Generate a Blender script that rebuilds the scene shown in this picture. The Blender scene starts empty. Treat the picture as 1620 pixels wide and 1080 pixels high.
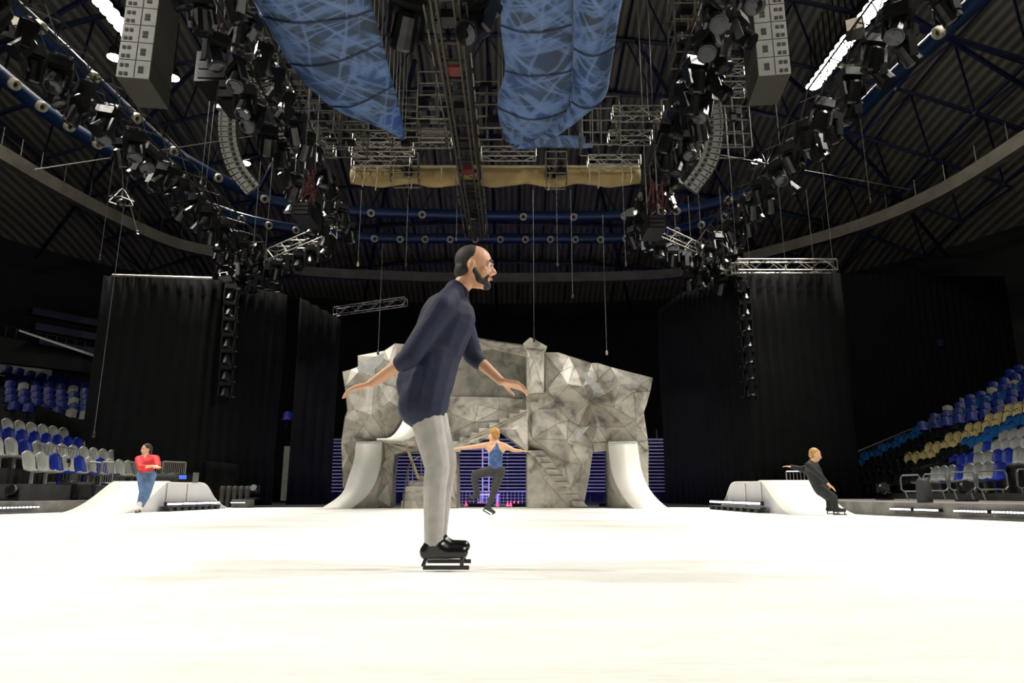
import bpy, math, random
from mathutils import Vector, Matrix, noise
from mathutils.geometry import delaunay_2d_cdt
random.seed(7)
C = bpy.context.scene.collection
PI = math.pi
V = Vector
W, H = 1620.0, 1080.0
F = 1080.0
PITCH = math.radians(12.55)
CZ = 0.41
CP, SP = math.cos(PITCH), math.sin(PITCH)

# ---- the camera and two ways of surveying the photograph into real coordinates
def ray(px, py):
    u = (px - W/2)/F; v = (H/2 - py)/F
    return V((u, CP - v*SP, SP + v*CP))
def P(px, py, Y):                 # point at the distance Y in front of the camera
    d = ray(px, py); return V((0, 0, CZ)) + d*(Y/d.y)
def G(px, py, z):                 # point on the level z
    d = ray(px, py); return V((0, 0, CZ)) + d*((z - CZ)/d.z)

# ---------------------------------------------------------------- materials
def mat(name, col, rough=0.6, metal=0.0, noise_amt=0.0, noise_scale=5.0, emit=None, estr=0.0, bump=0.0, spec=0.5):
    m = bpy.data.materials.new(name); m.use_nodes = True
    nt = m.node_tree; b = nt.nodes['Principled BSDF']
    b.inputs['Roughness'].default_value = rough; b.inputs['Metallic'].default_value = metal
    b.inputs['Specular IOR Level'].default_value = spec
    c = (*col, 1)
    b.inputs['Base Color'].default_value = c
    if noise_amt or bump:
        tc = nt.nodes.new('ShaderNodeTexCoord')
        n = nt.nodes.new('ShaderNodeTexNoise'); n.inputs['Scale'].default_value = noise_scale; n.inputs['Detail'].default_value = 5
        nt.links.new(tc.outputs['Object'], n.inputs['Vector'])
        if noise_amt:
            r = nt.nodes.new('ShaderNodeValToRGB')
            r.color_ramp.elements[0].position = 0.3; r.color_ramp.elements[1].position = 0.7
            r.color_ramp.elements[0].color = (*[x*(1-noise_amt) for x in col], 1)
            r.color_ramp.elements[1].color = (*[min(1, x*(1+noise_amt)) for x in col], 1)
            nt.links.new(n.outputs['Fac'], r.inputs['Fac']); nt.links.new(r.outputs['Color'], b.inputs['Base Color'])
        if bump:
            bp = nt.nodes.new('ShaderNodeBump'); bp.inputs['Strength'].default_value = bump; bp.inputs['Distance'].default_value = 0.02
            nt.links.new(n.outputs['Fac'], bp.inputs['Height']); nt.links.new(bp.outputs['Normal'], b.inputs['Normal'])
    if emit:
        b.inputs['Emission Color'].default_value = (*emit, 1); b.inputs['Emission Strength'].default_value = estr
    return m

M = {}
M['black'] = mat('black_paint', (.0035, .0035, .004), .3, 0, .3, 8)
M['black_matt'] = mat('black_matt', (.01, .01, .011), .8, 0, .3, 6)
M['rubber'] = mat('rubber', (.015, .015, .015), .7, 0, .2, 10)
M['steel'] = mat('steel', (.42, .42, .41), .3, .9, .15, 9)
M['alu'] = mat('aluminium', (.3, .285, .25), .35, .75, .12, 7)
M['wire'] = mat('wire_grey', (.1, .1, .095), .6, .2, .1, 3)
M['alu_dim'] = mat('aluminium_dim', (.1, .095, .08), .45, .6, .3, 5)  # darker copy of the aluminium; the dimness is put into the colour
M['darksteel'] = mat('dark_steel', (.045, .043, .04), .35, .7, .3, 6)
M['chrome'] = mat('chrome', (.85, .85, .85), .12, 1.0, .05, 5)
M['lens'] = mat('lens_glass', (.035, .037, .042), .06, .8, .1, 4)
M['duct'] = mat('duct_blue', (.003, .019, .072), .42, .1, .2, 2)
M['nozzle'] = mat('nozzle_cream', (.36, .33, .26), .5, 0, .15, 8)
M['navy_steel'] = mat('navy_steel', (.008, .012, .045), .45, .2, .3, 2)
M['beam'] = mat('ring_beam_paint', (.12, .108, .09), .8, 0, .25, 1.5)
M['wall'] = mat('arena_wall', (.008, .008, .009), .9, 0, .3, 1)
M['wall_orange'] = mat('wall_orange', (.05, .017, .006), .9, 0, .3, 1)
M['concrete_wall'] = mat('pale_wall', (.34, .34, .33), .9, 0, .1, 1)
M['curtain'] = mat('curtain_black', (.004, .004, .0045), .95, 0, .3, 3, spec=.15)
M['seat_blue'] = mat('seat_blue', (.02, .12, .36), .3, 0, .15, 5)
M['seat_royal'] = mat('seat_royal', (.012, .03, .27), .35, 0, .15, 5)
M['seat_cream'] = mat('seat_cream', (.62, .52, .27), .3, 0, .1, 5)
M['seat_grey'] = mat('seat_grey', (.27, .28, .27), .35, 0, .15, 5)
M['seat_pale'] = mat('seat_pale', (.36, .37, .34), .4, 0, .15, 5)
M['seat_black'] = mat('seat_black', (.012, .013, .016), .3, 0, .15, 5)
M['stand_floor'] = mat('stand_concrete', (.04, .04, .04), .85, 0, .3, 2)
M['platform'] = mat('platform_grey', (.16, .155, .14), .7, 0, .35, 3)
M['ramp_white'] = mat('ramp_white', (.82, .81, .74), .4, 0, .04, 2)
M['ramp_side'] = mat('ramp_side_white', (.62, .61, .62), .6, 0, .05, 2)
M['led'] = mat('led_glow', (1, 1, 1), .4, 0, emit=(.92, .85, 1.0), estr=6)
M['lamp'] = mat('lamp_glow', (1, 1, 1), .4, 0, emit=(1, .95, .82), estr=60)
M['spk_front'] = mat('speaker_front', (.2, .2, .185), .55, .1, .12, 6)
M['spk_body'] = mat('speaker_body', (.03, .028, .022), .6, 0, .2, 4)
M['tan'] = mat('tan_cloth', (.24, .17, .07), .85, 0, .2, 2, bump=.4)
M['tan_pale'] = mat('pale_strap', (.32, .27, .16), .8, 0, .1, 4)
M['skin'] = mat('skin', (.62, .33, .2), .5, 0, .06, 12)
M['skin2'] = mat('skin_warm', (.66, .38, .22), .5, 0, .06, 12)
M['navy'] = mat('navy_jacket', (.006, .011, .038), .75, 0, .25, 9, bump=.5)
M['grey_pants'] = mat('grey_trousers', (.42, .405, .385), .85, 0, .12, 14, bump=.4)
M['dark_pants'] = mat('charcoal_trousers', (.035, .034, .034), .8, 0, .2, 14)
M['denim'] = mat('denim', (.09, .16, .3), .8, 0, .25, 14)
M['red'] = mat('red_top', (.66, .03, .035), .7, 0, .1, 10)
M['vest'] = mat('blue_vest', (.04, .09, .22), .6, 0, .45, 12)
M['hair_dark'] = mat('hair_dark', (.02, .014, .01), .7, 0, .3, 40)
M['hair_blond'] = mat('hair_blond', (.42, .24, .08), .6, 0, .4, 40)
M['hair_ginger'] = mat('hair_ginger', (.4, .2, .05), .6, 0, .4, 40)
M['white_boot'] = mat('white_boot', (.75, .74, .7), .4, 0, .08, 10)
M['eye'] = mat('eye_white', (.7, .7, .68), .2)
M['lip'] = mat('lip', (.4, .14, .1), .5)
M['lilac_lit'] = mat('lilac_lit_metal', (.5, .47, .75), .4, .2, .1, 5)  # pale metal with the lilac lamplight mixed into its colour
M['board'] = mat('bleacher_board', (.32, .32, .5), .5, .1, .15, 3)  # the lilac light on the boards is tinted into their colour
M['bleacher_back'] = mat('bleacher_dark', (.015, .017, .06), .8, 0, .2, 2)
M['cone'] = mat('cone_red', (.85, .06, .04), .5, 0, .1, 5)
M['grille'] = mat('grille_dark', (.02, .02, .02), .6, .3, .3, 30)
M['green_led'] = mat('green_led', (.1, 1, .3), .4, emit=(.1, 1, .3), estr=3)
M['screen'] = mat('screen_blue', (.05, .1, .5), .3, emit=(.1, .2, .9), estr=.6)
M['red_cable'] = mat('red_cable', (.09, .01, .008), .5, 0, .2, 10)

def ice_mat():
    m = bpy.data.materials.new('ice'); m.use_nodes = True; nt = m.node_tree; b = nt.nodes['Principled BSDF']
    tc = nt.nodes.new('ShaderNodeTexCoord'); mp = nt.nodes.new('ShaderNodeMapping'); mp.inputs['Scale'].default_value = (.35, 2.2, 1)
    nt.links.new(tc.outputs['Object'], mp.inputs['Vector'])
    n = nt.nodes.new('ShaderNodeTexNoise'); n.inputs['Scale'].default_value = 1.5; n.inputs['Detail'].default_value = 8; n.inputs['Roughness'].default_value = .65
    nt.links.new(mp.outputs['Vector'], n.inputs['Vector'])
    r = nt.nodes.new('ShaderNodeValToRGB'); r.color_ramp.elements[0].position = .3; r.color_ramp.elements[1].position = .65
    r.color_ramp.elements[0].color = (.77, .755, .70, 1); r.color_ramp.elements[1].color = (.88, .87, .82, 1)
    nt.links.new(n.outputs['Fac'], r.inputs['Fac'])
    # fine skate scratches
    w = nt.nodes.new('ShaderNodeTexNoise'); w.inputs['Scale'].default_value = 14; w.inputs['Detail'].default_value = 6; w.inputs['Distortion'].default_value = 1.5
    nt.links.new(mp.outputs['Vector'], w.inputs['Vector'])
    r2 = nt.nodes.new('ShaderNodeValToRGB'); r2.color_ramp.elements[0].position = .40; r2.color_ramp.elements[1].position = .5
    r2.color_ramp.elements[0].color = (.93, .93, .92, 1); r2.color_ramp.elements[1].color = (1, 1, 1, 1)
    nt.links.new(w.outputs['Fac'], r2.inputs['Fac'])
    mx = nt.nodes.new('ShaderNodeMixRGB'); mx.blend_type = 'MULTIPLY'; mx.inputs[0].default_value = 1
    nt.links.new(r.outputs['Color'], mx.inputs[1]); nt.links.new(r2.outputs['Color'], mx.inputs[2])
    nt.links.new(mx.outputs['Color'], b.inputs['Base Color'])
    b.inputs['Roughness'].default_value = .62; b.inputs['Specular IOR Level'].default_value = .25
    return m
M['ice'] = ice_mat()

def roof_mat():
    m = bpy.data.materials.new('corrugated_roof'); m.use_nodes = True; nt = m.node_tree; b = nt.nodes['Principled BSDF']
    tc = nt.nodes.new('ShaderNodeTexCoord')
    w = nt.nodes.new('ShaderNodeTexWave'); w.bands_direction = 'X'; w.inputs['Scale'].default_value = .9; w.inputs['Distortion'].default_value = 0
    nt.links.new(tc.outputs['Object'], w.inputs['Vector'])
    r = nt.nodes.new('ShaderNodeValToRGB'); r.color_ramp.elements[0].position = .35; r.color_ramp.elements[1].position = .6
    r.color_ramp.elements[0].color = (.1, .092, .078, 1); r.color_ramp.elements[1].color = (.2, .182, .15, 1)
    nt.links.new(w.outputs['Fac'], r.inputs['Fac'])
    nt.links.new(r.outputs['Color'], b.inputs['Base Color'])
    bp = nt.nodes.new('ShaderNodeBump'); bp.inputs['Strength'].default_value = .6; bp.inputs['Distance'].default_value = .08
    nt.links.new(w.outputs['Fac'], bp.inputs['Height']); nt.links.new(bp.outputs['Normal'], b.inputs['Normal'])
    b.inputs['Roughness'].default_value = .8
    return m
M['roof'] = roof_mat()

def rock_mat():
    m = bpy.data.materials.new('painted_rock'); m.use_nodes = True; nt = m.node_tree; b = nt.nodes['Principled BSDF']
    tc = nt.nodes.new('ShaderNodeTexCoord')
    at = nt.nodes.new('ShaderNodeAttribute'); at.attribute_name = 'tone'
    n = nt.nodes.new('ShaderNodeTexNoise'); n.inputs['Scale'].default_value = 2.2; n.inputs['Detail'].default_value = 9; n.inputs['Roughness'].default_value = .6; n.inputs['Distortion'].default_value = .6
    nt.links.new(tc.outputs['Object'], n.inputs['Vector'])
    r = nt.nodes.new('ShaderNodeValToRGB'); e = r.color_ramp.elements
    e[0].position = .32; e[0].color = (.17, .16, .145, 1); e[1].position = .62; e[1].color = (.54, .51, .44, 1)
    x = e.new(.45); x.color = (.38, .36, .31, 1)
    nt.links.new(n.outputs['Fac'], r.inputs['Fac'])
    mx = nt.nodes.new('ShaderNodeMixRGB'); mx.blend_type = 'MULTIPLY'; mx.inputs[0].default_value = 1
    nt.links.new(r.outputs['Color'], mx.inputs[1]); nt.links.new(at.outputs['Color'], mx.inputs[2])
    nt.links.new(mx.outputs['Color'], b.inputs['Base Color'])
    n2 = nt.nodes.new('ShaderNodeTexNoise'); n2.inputs['Scale'].default_value = 9; n2.inputs['Detail'].default_value = 6
    nt.links.new(tc.outputs['Object'], n2.inputs['Vector'])
    bp = nt.nodes.new('ShaderNodeBump'); bp.inputs['Strength'].default_value = .5; bp.inputs['Distance'].default_value = .03
    nt.links.new(n2.outputs['Fac'], bp.inputs['Height']); nt.links.new(bp.outputs['Normal'], b.inputs['Normal'])
    b.inputs['Roughness'].default_value = .5
    return m
M['rock'] = rock_mat()
M['seam'] = mat('rock_seam', (.07, .06, .05), .8, 0, .3, 5)
M['foil'] = mat('silver_foil', (.75, .75, .76), .3, .5, .15, 8, bump=1.0)

def cloth_mat():
    m = bpy.data.materials.new('painted_sky_cloth'); m.use_nodes = True; nt = m.node_tree; b = nt.nodes['Principled BSDF']
    tc = nt.nodes.new('ShaderNodeTexCoord')
    def noi(sc, det, dist, scl=(1, 1, 1), rot=0):
        m0 = nt.nodes.new('ShaderNodeMapping'); m0.inputs['Rotation'].default_value = (0, 0, rot); nt.links.new(tc.outputs['Object'], m0.inputs['Vector'])
        mp = nt.nodes.new('ShaderNodeMapping'); mp.inputs['Scale'].default_value = scl; nt.links.new(m0.outputs['Vector'], mp.inputs['Vector'])
        n = nt.nodes.new('ShaderNodeTexNoise'); n.inputs['Scale'].default_value = sc; n.inputs['Detail'].default_value = det; n.inputs['Distortion'].default_value = dist
        nt.links.new(mp.outputs['Vector'], n.inputs['Vector']); return n
    def ramp(n, els):
        r = nt.nodes.new('ShaderNodeValToRGB'); e = r.color_ramp.elements
        e[0].position, e[0].color = els[0][0], (*els[0][1], 1); e[1].position, e[1].color = els[-1][0], (*els[-1][1], 1)
        for p_, c_ in els[1:-1]:
            k = e.new(p_); k.color = (*c_, 1)
        nt.links.new(n.outputs['Fac'], r.inputs['Fac']); return r
    base = ramp(noi(.55, 7, .9), [(.36, (.022, .033, .055)), (.5, (.018, .042, .10)), (.62, (.012, .05, .2))])
    cur = base
    for sc, scl, rot, w in ((.9, (.25, 1.7, 1), .35, .006), (.8, (.25, 1.6, 1), -.8, .006), (.7, (.25, 1.5, 1), 1.3, .006), (.9, (.2, 1.8, 1), 2.3, .005)):
        n = noi(sc, 3, .8, scl, rot)
        r = ramp(n, [(.5-w-.035, (0, 0, 0)), (.5, (.75, .75, .75)), (.5+w+.035, (0, 0, 0))])
        mx = nt.nodes.new('ShaderNodeMixRGB'); mx.blend_type = 'MIX'
        nt.links.new(r.outputs['Color'], mx.inputs[0]); nt.links.new(cur.outputs['Color'], mx.inputs[1]); mx.inputs[2].default_value = (.10, .17, .34, 1)
        cur = mx
    nt.links.new(cur.outputs['Color'], b.inputs['Base Color']); b.inputs['Roughness'].default_value = .6
    nb = noi(2.2, 5, 1.2)
    bp = nt.nodes.new('ShaderNodeBump'); bp.inputs['Strength'].default_value = .35; bp.inputs['Distance'].default_value = .06
    nt.links.new(nb.outputs['Fac'], bp.inputs['Height']); nt.links.new(bp.outputs['Normal'], b.inputs['Normal'])
    return m
M['cloth'] = cloth_mat()

# ---------------------------------------------------------------- mesh helpers
class MB:
    def __init__(s): s.v = []; s.f = []; s.m = []; s.tone = []
    def add(s, vs, fs, mi=0):
        o = len(s.v); s.v += [V(p) for p in vs]; s.f += [tuple(o+i for i in f) for f in fs]; s.m += [mi]*len(fs); return s
    def box(s, c, size, R=None, mi=0):
        x, y, z = size[0]/2, size[1]/2, size[2]/2
        vs = [V(p) for p in ((-x,-y,-z),(x,-y,-z),(x,y,-z),(-x,y,-z),(-x,-y,z),(x,-y,z),(x,y,z),(-x,y,z))]
        if R is not None: vs = [R @ p for p in vs]
        c = V(c)
        return s.add([p+c for p in vs], [(0,3,2,1),(4,5,6,7),(0,1,5,4),(1,2,6,5),(2,3,7,6),(3,0,4,7)], mi)
    def bar(s, a, b, r, n=5, r2=None, mi=0):
        a = V(a); b = V(b); d = b-a
        if d.length < 1e-6: return s
        d.normalize(); t = V((0,0,1)) if abs(d.z) < .9 else V((1,0,0))
        x = d.cross(t).normalized(); y = d.cross(x); r2 = r if r2 is None else r2
        vs = []
        for k in range(n):
            q = 2*PI*k/n; e = x*math.cos(q)+y*math.sin(q); vs += [a+e*r, b+e*r2]
        fs = [(2*k, 2*k+1, (2*k+3) % (2*n), (2*k+2) % (2*n)) for k in range(n)]
        fs += [tuple(2*k for k in range(n-1, -1, -1)), tuple(2*k+1 for k in range(n))]
        return s.add(vs, [f[::-1] for f in fs], mi)
    def tube(s, pts, r, n=6, mi=0):
        pts = [V(p) for p in pts]; vs = []; prev = None
        for i, p in enumerate(pts):
            d = (pts[min(i+1, len(pts)-1)]-pts[max(i-1, 0)]).normalized()
            if prev is None:
                t = V((0,0,1)) if abs(d.z) < .9 else V((1,0,0)); x = d.cross(t).normalized()
            else: x = (prev-d*prev.dot(d)).normalized()
            prev = x; y = d.cross(x)
            for k in range(n):
                q = 2*PI*k/n; vs.append(p+(x*math.cos(q)+y*math.sin(q))*r)
        fs = []
        for i in range(len(pts)-1):
            for k in range(n):
                a = i*n+k; b = i*n+(k+1) % n; fs.append((a, a+n, b+n, b)[::-1])
        fs += [tuple(range(n)), tuple(range((len(pts)-1)*n, len(pts)*n))[::-1]]
        return s.add(vs, fs, mi)
    def ribbon(s, pts, w, h, mi=0):      # rectangular section swept level along a path
        vs = []; pts = [V(p) for p in pts]
        for i, p in enumerate(pts):
            d = pts[min(i+1, len(pts)-1)]-pts[max(i-1, 0)]; d.z = 0; d.normalize(); n = V((-d.y, d.x, 0))
            for a, b in ((-1,-1),(1,-1),(1,1),(-1,1)): vs.append(p+n*(a*w/2)+V((0,0,b*h/2)))
        fs = []
        for i in range(len(pts)-1):
            for k in range(4): fs.append((i*4+k, i*4+(k+1) % 4, i*4+4+(k+1) % 4, i*4+4+k))
        fs += [(3,2,1,0), tuple(range(len(vs)-4, len(vs)))]
        return s.add(vs, fs, mi)
    def sph(s, c, rad, R=None, nu=12, nv=8, mi=0):
        if not hasattr(rad, '__len__'): rad = (rad,)*3
        vs = [V((0,0,rad[2]))]
        for i in range(1, nv):
            for k in range(nu):
                a = PI*i/nv; b = 2*PI*k/nu; vs.append(V((rad[0]*math.sin(a)*math.cos(b), rad[1]*math.sin(a)*math.sin(b), rad[2]*math.cos(a))))
        vs.append(V((0,0,-rad[2])))
        fs = [(0, 1+k, 1+(k+1) % nu) for k in range(nu)]
        for i in range(nv-2):
            for k in range(nu):
                a = 1+i*nu+k; b = 1+i*nu+(k+1) % nu; fs.append((a, a+nu, b+nu, b))
        L = len(vs)-1; fs += [(L, L-nu+(k+1) % nu, L-nu+k) for k in range(nu)]
        if R is not None: vs = [R @ p for p in vs]
        c = V(c); return s.add([p+c for p in vs], fs, mi)
    def cap(s, a, ra, b, rb, n=12, mi=0):
        a = V(a); b = V(b); s.bar(a, b, ra, n, rb, mi); s.sph(a, ra, None, n, 8, mi); s.sph(b, rb, None, n, 8, mi); return s
    def lathe(s, prof, c=(0,0,0), R=None, n=14, mi=0):
        vs = []; c = V(c)
        for r, z in prof:
            for k in range(n):
                p = V((r*math.cos(2*PI*k/n), r*math.sin(2*PI*k/n), z)); vs.append((R @ p if R is not None else p)+c)
        fs = []
        for i in range(len(prof)-1):
            for k in range(n): fs.append((i*n+k, i*n+(k+1) % n, (i+1)*n+(k+1) % n, (i+1)*n+k))
        fs += [tuple(range(n))[::-1], tuple(range((len(prof)-1)*n, len(prof)*n))]
        return s.add(vs, fs, mi)
    def build(s, name, mats, parent=None, smooth=False, local=False, loc=None, tones=False):
        me = bpy.data.meshes.new(name)
        off = V((0,0,0))
        if parent is not None and not local:
            q = parent
            while q is not None and '_o' not in q: q = q.parent
            off = V(q['_o']) if q is not None else off
        if parent is None and loc is not None: off = V(loc)
        me.from_pydata([tuple(p-off) for p in s.v], [], s.f)
        if not isinstance(mats, (list, tuple)): mats = [mats]
        for m in mats: me.materials.append(m)
        me.polygons.foreach_set('material_index', s.m)
        if smooth: me.polygons.foreach_set('use_smooth', [True]*len(s.f))
        if tones:
            ca = me.color_attributes.new('tone', 'FLOAT_COLOR', 'CORNER')
            for p in me.polygons:
                t = s.tone[p.index] if p.index < len(s.tone) else .9
                for li in p.loop_indices: ca.data[li].color = (t, t, t, 1)
        me.validate(); me.update()
        o = bpy.data.objects.new(name, me); C.objects.link(o)
        if parent is not None: o.parent = parent
        elif loc is not None: o.location = loc
        return o

def tag(o, label, cat, group=None, kind=None):
    if label: o['label'] = label
    if cat: o['category'] = cat
    if group: o['group'] = group
    if kind: o['kind'] = kind
    return o
def thing(name, label, cat, loc=(0,0,0), group=None, rz=0):
    o = bpy.data.objects.new(name, None); C.objects.link(o); o.location = loc; o.rotation_euler = (0,0,rz)
    o.empty_display_size = .1; o['_o'] = tuple(loc)
    return tag(o, label, cat, group)
def struct(o): o['kind'] = 'structure'; return o
KIDS = {}
def kids(o):
    return [c for c in C.objects if c.parent is o]
def copytree(root, loc, rot=None, label=None, group=None, cache={}):
    if root.name not in cache: cache[root.name] = [(c, kids(c)) for c in kids(root)]
    r = root.copy(); C.objects.link(r); r.location = loc
    if rot is not None: r.rotation_euler = rot
    if label: r['label'] = label
    if group: r['group'] = group
    for c, gs in cache[root.name]:
        d = c.copy(); C.objects.link(d); d.parent = r
        for g in gs:
            e = g.copy(); C.objects.link(e); e.parent = d
    return r
ORD = ['first','second','third','fourth','fifth','sixth','seventh','eighth','ninth','tenth','eleventh','twelfth','thirteenth','fourteenth','fifteenth','sixteenth','seventeenth','eighteenth','nineteenth','twentieth','twenty-first','twenty-second','twenty-third','twenty-fourth','twenty-fifth','twenty-sixth','twenty-seventh','twenty-eighth','twenty-ninth','thirtieth','thirty-first','thirty-second','thirty-third','thirty-fourth','thirty-fifth','thirty-sixth','thirty-seventh','thirty-eighth','thirty-ninth','fortieth']
def catmull(pts, n=6):
    pts = [V(p) for p in pts]; out = []
    for i in range(len(pts)-1):
        p0 = pts[max(i-1, 0)]; p1 = pts[i]; p2 = pts[i+1]; p3 = pts[min(i+2, len(pts)-1)]
        for k in range(n):
            t = k/n
            out.append(.5*((2*p1)+(p2-p0)*t+(2*p0-5*p1+4*p2-p3)*t*t+(3*p1-p0-3*p2+p3)*t**3))
    out.append(pts[-1]); return out

# ================================================================ THE HALL
AX = -1.1                                   # the hall's long axis
CXY = V((-1.0, 16.0, 0)); RA, RB, RN = 27.0, 28.0, 2.5
def sup(th, k=1.0):
    c, s = math.cos(th), math.sin(th)
    rr = (abs(c/RA)**RN+abs(s/RB)**RN)**(-1/RN)
    return V((CXY.x+k*rr*c, CXY.y+k*rr*s, 0))
def rho(x, y): return (abs((x-CXY.x)/RA)**RN+abs((y-CXY.y)/RB)**RN)**(1/RN)
def roof_z(x, y): return 13.5+7.4*(1-min(1.1, rho(x, y))**2)

# ice
ice_outline = [(-12.5,-6),(-12,6),(-10.8,11),(-10.3,13.9),(-9.9,16.5),(-9.9,21.2),(-6,21.6),(5.2,21.6),(6.95,21),(6.95,13.7),(7.62,10.3),(9,6),(10,-6)]
ice = MB(); n = len(ice_outline)
ice.add([(x,y,0) for x,y in ice_outline]+[(x,y,-.05) for x,y in ice_outline], [tuple(range(n))]+[tuple(range(n,2*n))[::-1]]+[(i,i+n,(i+1)%n+n,(i+1)%n) for i in range(n)])
struct(ice.build('floor', M['ice']))
N = 64
fl = MB(); fl.add([sup(2*PI*i/N, 1.04)+V((0,0,-.055)) for i in range(N)], [tuple(range(N))])
struct(fl.build('floor', M['stand_floor']))
# walls: an oval shell in four lengths
def wall_piece(name, a, b, m, z0=-.05, z1=13.9, k=1.03):
    w = MB(); n = 18; vs = []
    for i in range(n+1):
        t = a+(b-a)*i/n
        for kk in (k, k+.012):
            p = sup(t, kk); vs += [p+V((0,0,z0)), p+V((0,0,z1))]
    fs = []
    for i in range(n):
        q = i*4; fs += [(q,q+4,q+5,q+1),(q+2,q+3,q+7,q+6),(q+1,q+5,q+7,q+3)]
    w.add(vs, fs); return struct(w.build(name, m))
wall_piece('wall_right', -PI/4, PI/4, M['wall']); wall_piece('wall_back', PI/4, 3*PI/4, M['wall'])
wall_piece('wall_left', 3*PI/4, 5*PI/4, M['wall']); wall_piece('wall_front', 5*PI/4, 7*PI/4, M['wall'])
wall_piece('trim_1', 2.62, 3.3, M['wall_orange'], 10.2, 12.8, 1.022)
wall_piece('trim_2', -.15, .5, M['wall_orange'], 10.2, 12.8, 1.022)
# roof skin
rf = MB(); vs = []; NR = 14
for j in range(NR+1):
    for i in range(N):
        p = sup(2*PI*i/N, 1.04*(j/NR) if j else .001); vs.append(V((p.x, p.y, roof_z(p.x, p.y))))
fs = [(j*N+i, (j+1)*N+i, (j+1)*N+(i+1)%N, j*N+(i+1)%N) for j in range(NR) for i in range(N)]
fs = [f[::-1] for f in fs]
rf.add(vs, fs); struct(rf.build('ceiling', M['roof'], smooth=True))
# space frame below the roof skin
sf = MB(); g = 3.0
def rz(x, y, lay): return roof_z(x, y)-(.12 if lay == 0 else 1.55)
xs = [AX+g*i for i in range(-7, 8)]; ys = [2+g*i for i in range(0, 13)]
inside = lambda x, y: rho(x, y) < .985
for x in xs:
    for y in ys:
        if not inside(x, y): continue
        p = V((x, y, rz(x, y, 0)))
        for dx, dy in ((g,0),(0,g)):
            if inside(x+dx, y+dy): sf.bar(p, (x+dx, y+dy, rz(x+dx, y+dy, 0)), .055, 4)
        q = (x+g/2, y+g/2)
        if inside(*q):
            qq = V((q[0], q[1], rz(*q, 1)))
            for dx, dy in ((0,0),(g,0),(0,g),(g,g)):
                if inside(x+dx, y+dy): sf.bar(qq, (x+dx, y+dy, rz(x+dx, y+dy, 0)), .045, 4)
            for dx, dy in ((g,0),(0,g)):
                if inside(q[0]+dx, q[1]+dy): sf.bar(qq, (q[0]+dx, q[1]+dy, rz(q[0]+dx, q[1]+dy, 1)), .075, 5)
            sf.sph(qq, .14, None, 6, 4)
struct(sf.build('trim_3', M['navy_steel']))
# big radial girders
rg = MB()
for t in [i*PI/10 for i in range(20)]:
    pts = [];
    for k in (.35, .55, .75, .98):
        p = sup(t, k); pts.append(V((p.x, p.y, roof_z(p.x, p.y)-1.75)))
    for a, b in zip(pts, pts[1:]): rg.bar(a, b, .1, 6)
struct(rg.build('trim_4', M['navy_steel']))
# pale ring beam with its handrail
zb = 12.9
rbp = catmull([G(x, y, zb) for x, y in [(-160,140),(-70,203),(0,243),(80,290),(180,343),(270,383),(350,402),(470,428),(600,436),(760,440),(1000,437),(1100,427),(1250,390),(1380,350),(1497,298),(1620,222),(1700,170)]], 5)
b = MB(); b.ribbon(rbp, .35, .55); struct(b.build('trim_5', M['beam']))
hr = MB()
hp = [p+V((0,0,1.1)) for p in rbp]; hr.tube(hp, .02, 4)
for i in range(0, len(rbp), 2): hr.bar(rbp[i]+V((0,0,.27)), hp[i], .02, 4)
tag(hr.build('catwalk_handrail', M['darksteel']), 'thin dark handrail running along the top of the pale ring beam', 'handrail')

# air ducts with round nozzles
noz = None
def duct(pts, r, label, z, spacing, where):
    global noz
    path = catmull([G(x, y, z) for x, y in pts], 6)
    o = thing('air_duct', label, 'air duct', path[0], 'blue air ducts')
    m = MB(); m.tube(path, r, 12); m.build('duct_pipe', M['duct'], o, smooth=True)
    # hoops around the pipe
    acc = 0; last = path[0]
    for i in range(1, len(path)):
        seg = (path[i]-path[i-1]).length; t0 = acc; acc += seg
        while math.floor(acc/spacing) > math.floor(t0/spacing):
            k = (math.floor(t0/spacing)+1)*spacing; p = path[i-1].lerp(path[i], (k-t0)/seg)
            t0 = k+1e-6
            d = V((CXY.x, 17, 0))-p; d.z = 0; d.normalize(); d = (d+V((0,0,-.55))).normalized()
            if noz is None:
                mm = MB(); mm.lathe([(.1,0),(.17,.0),(.185,.1),(.17,.22),(.12,.24),(.1,.17),(.06,.15)], n=12)
                nn = mm.build('nozzle', M['nozzle'], o, smooth=True, local=True); noz = nn.data
                mh = MB(); mh.lathe([(.075,.16),(.07,.175),(.01,.175)], n=10); hole = mh.build('nozzle_throat', M['black_matt'], nn, local=True); noz_h = hole.data
                duct.h = noz_h
            else:
                nn = bpy.data.objects.new('nozzle', noz); C.objects.link(nn); nn.parent = o
                hole = bpy.data.objects.new('nozzle_throat', duct.h); C.objects.link(hole); hole.parent = nn
            nn.location = p+d*(r*.8)-path[0]
            nn.rotation_mode = 'QUATERNION'; nn.rotation_quaternion = d.to_track_quat('Z', 'Y')
    return o
duct([(1600,-60),(1540,5),(1480,62),(1400,135),(1340,195),(1270,258),(1195,302),(1090,330),(960,341),(780,341),(660,338),(560,334),(450,322),(377,297),(277,243),(207,183),(83,67),(0,-8)], .24, 'blue air duct ringing the roof, the upper one, with a bright glint on each side', 12.9, 2.35, 'upper')
duct([(-90,40),(0,118),(75,178),(150,226),(215,266),(290,310),(400,350),(560,374),(700,377),(860,377),(1000,375),(1120,352),(1200,318)], .25, 'blue air duct below the other, with the close row of round nozzles over the set', 12.7, 1.25, 'lower')

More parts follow.
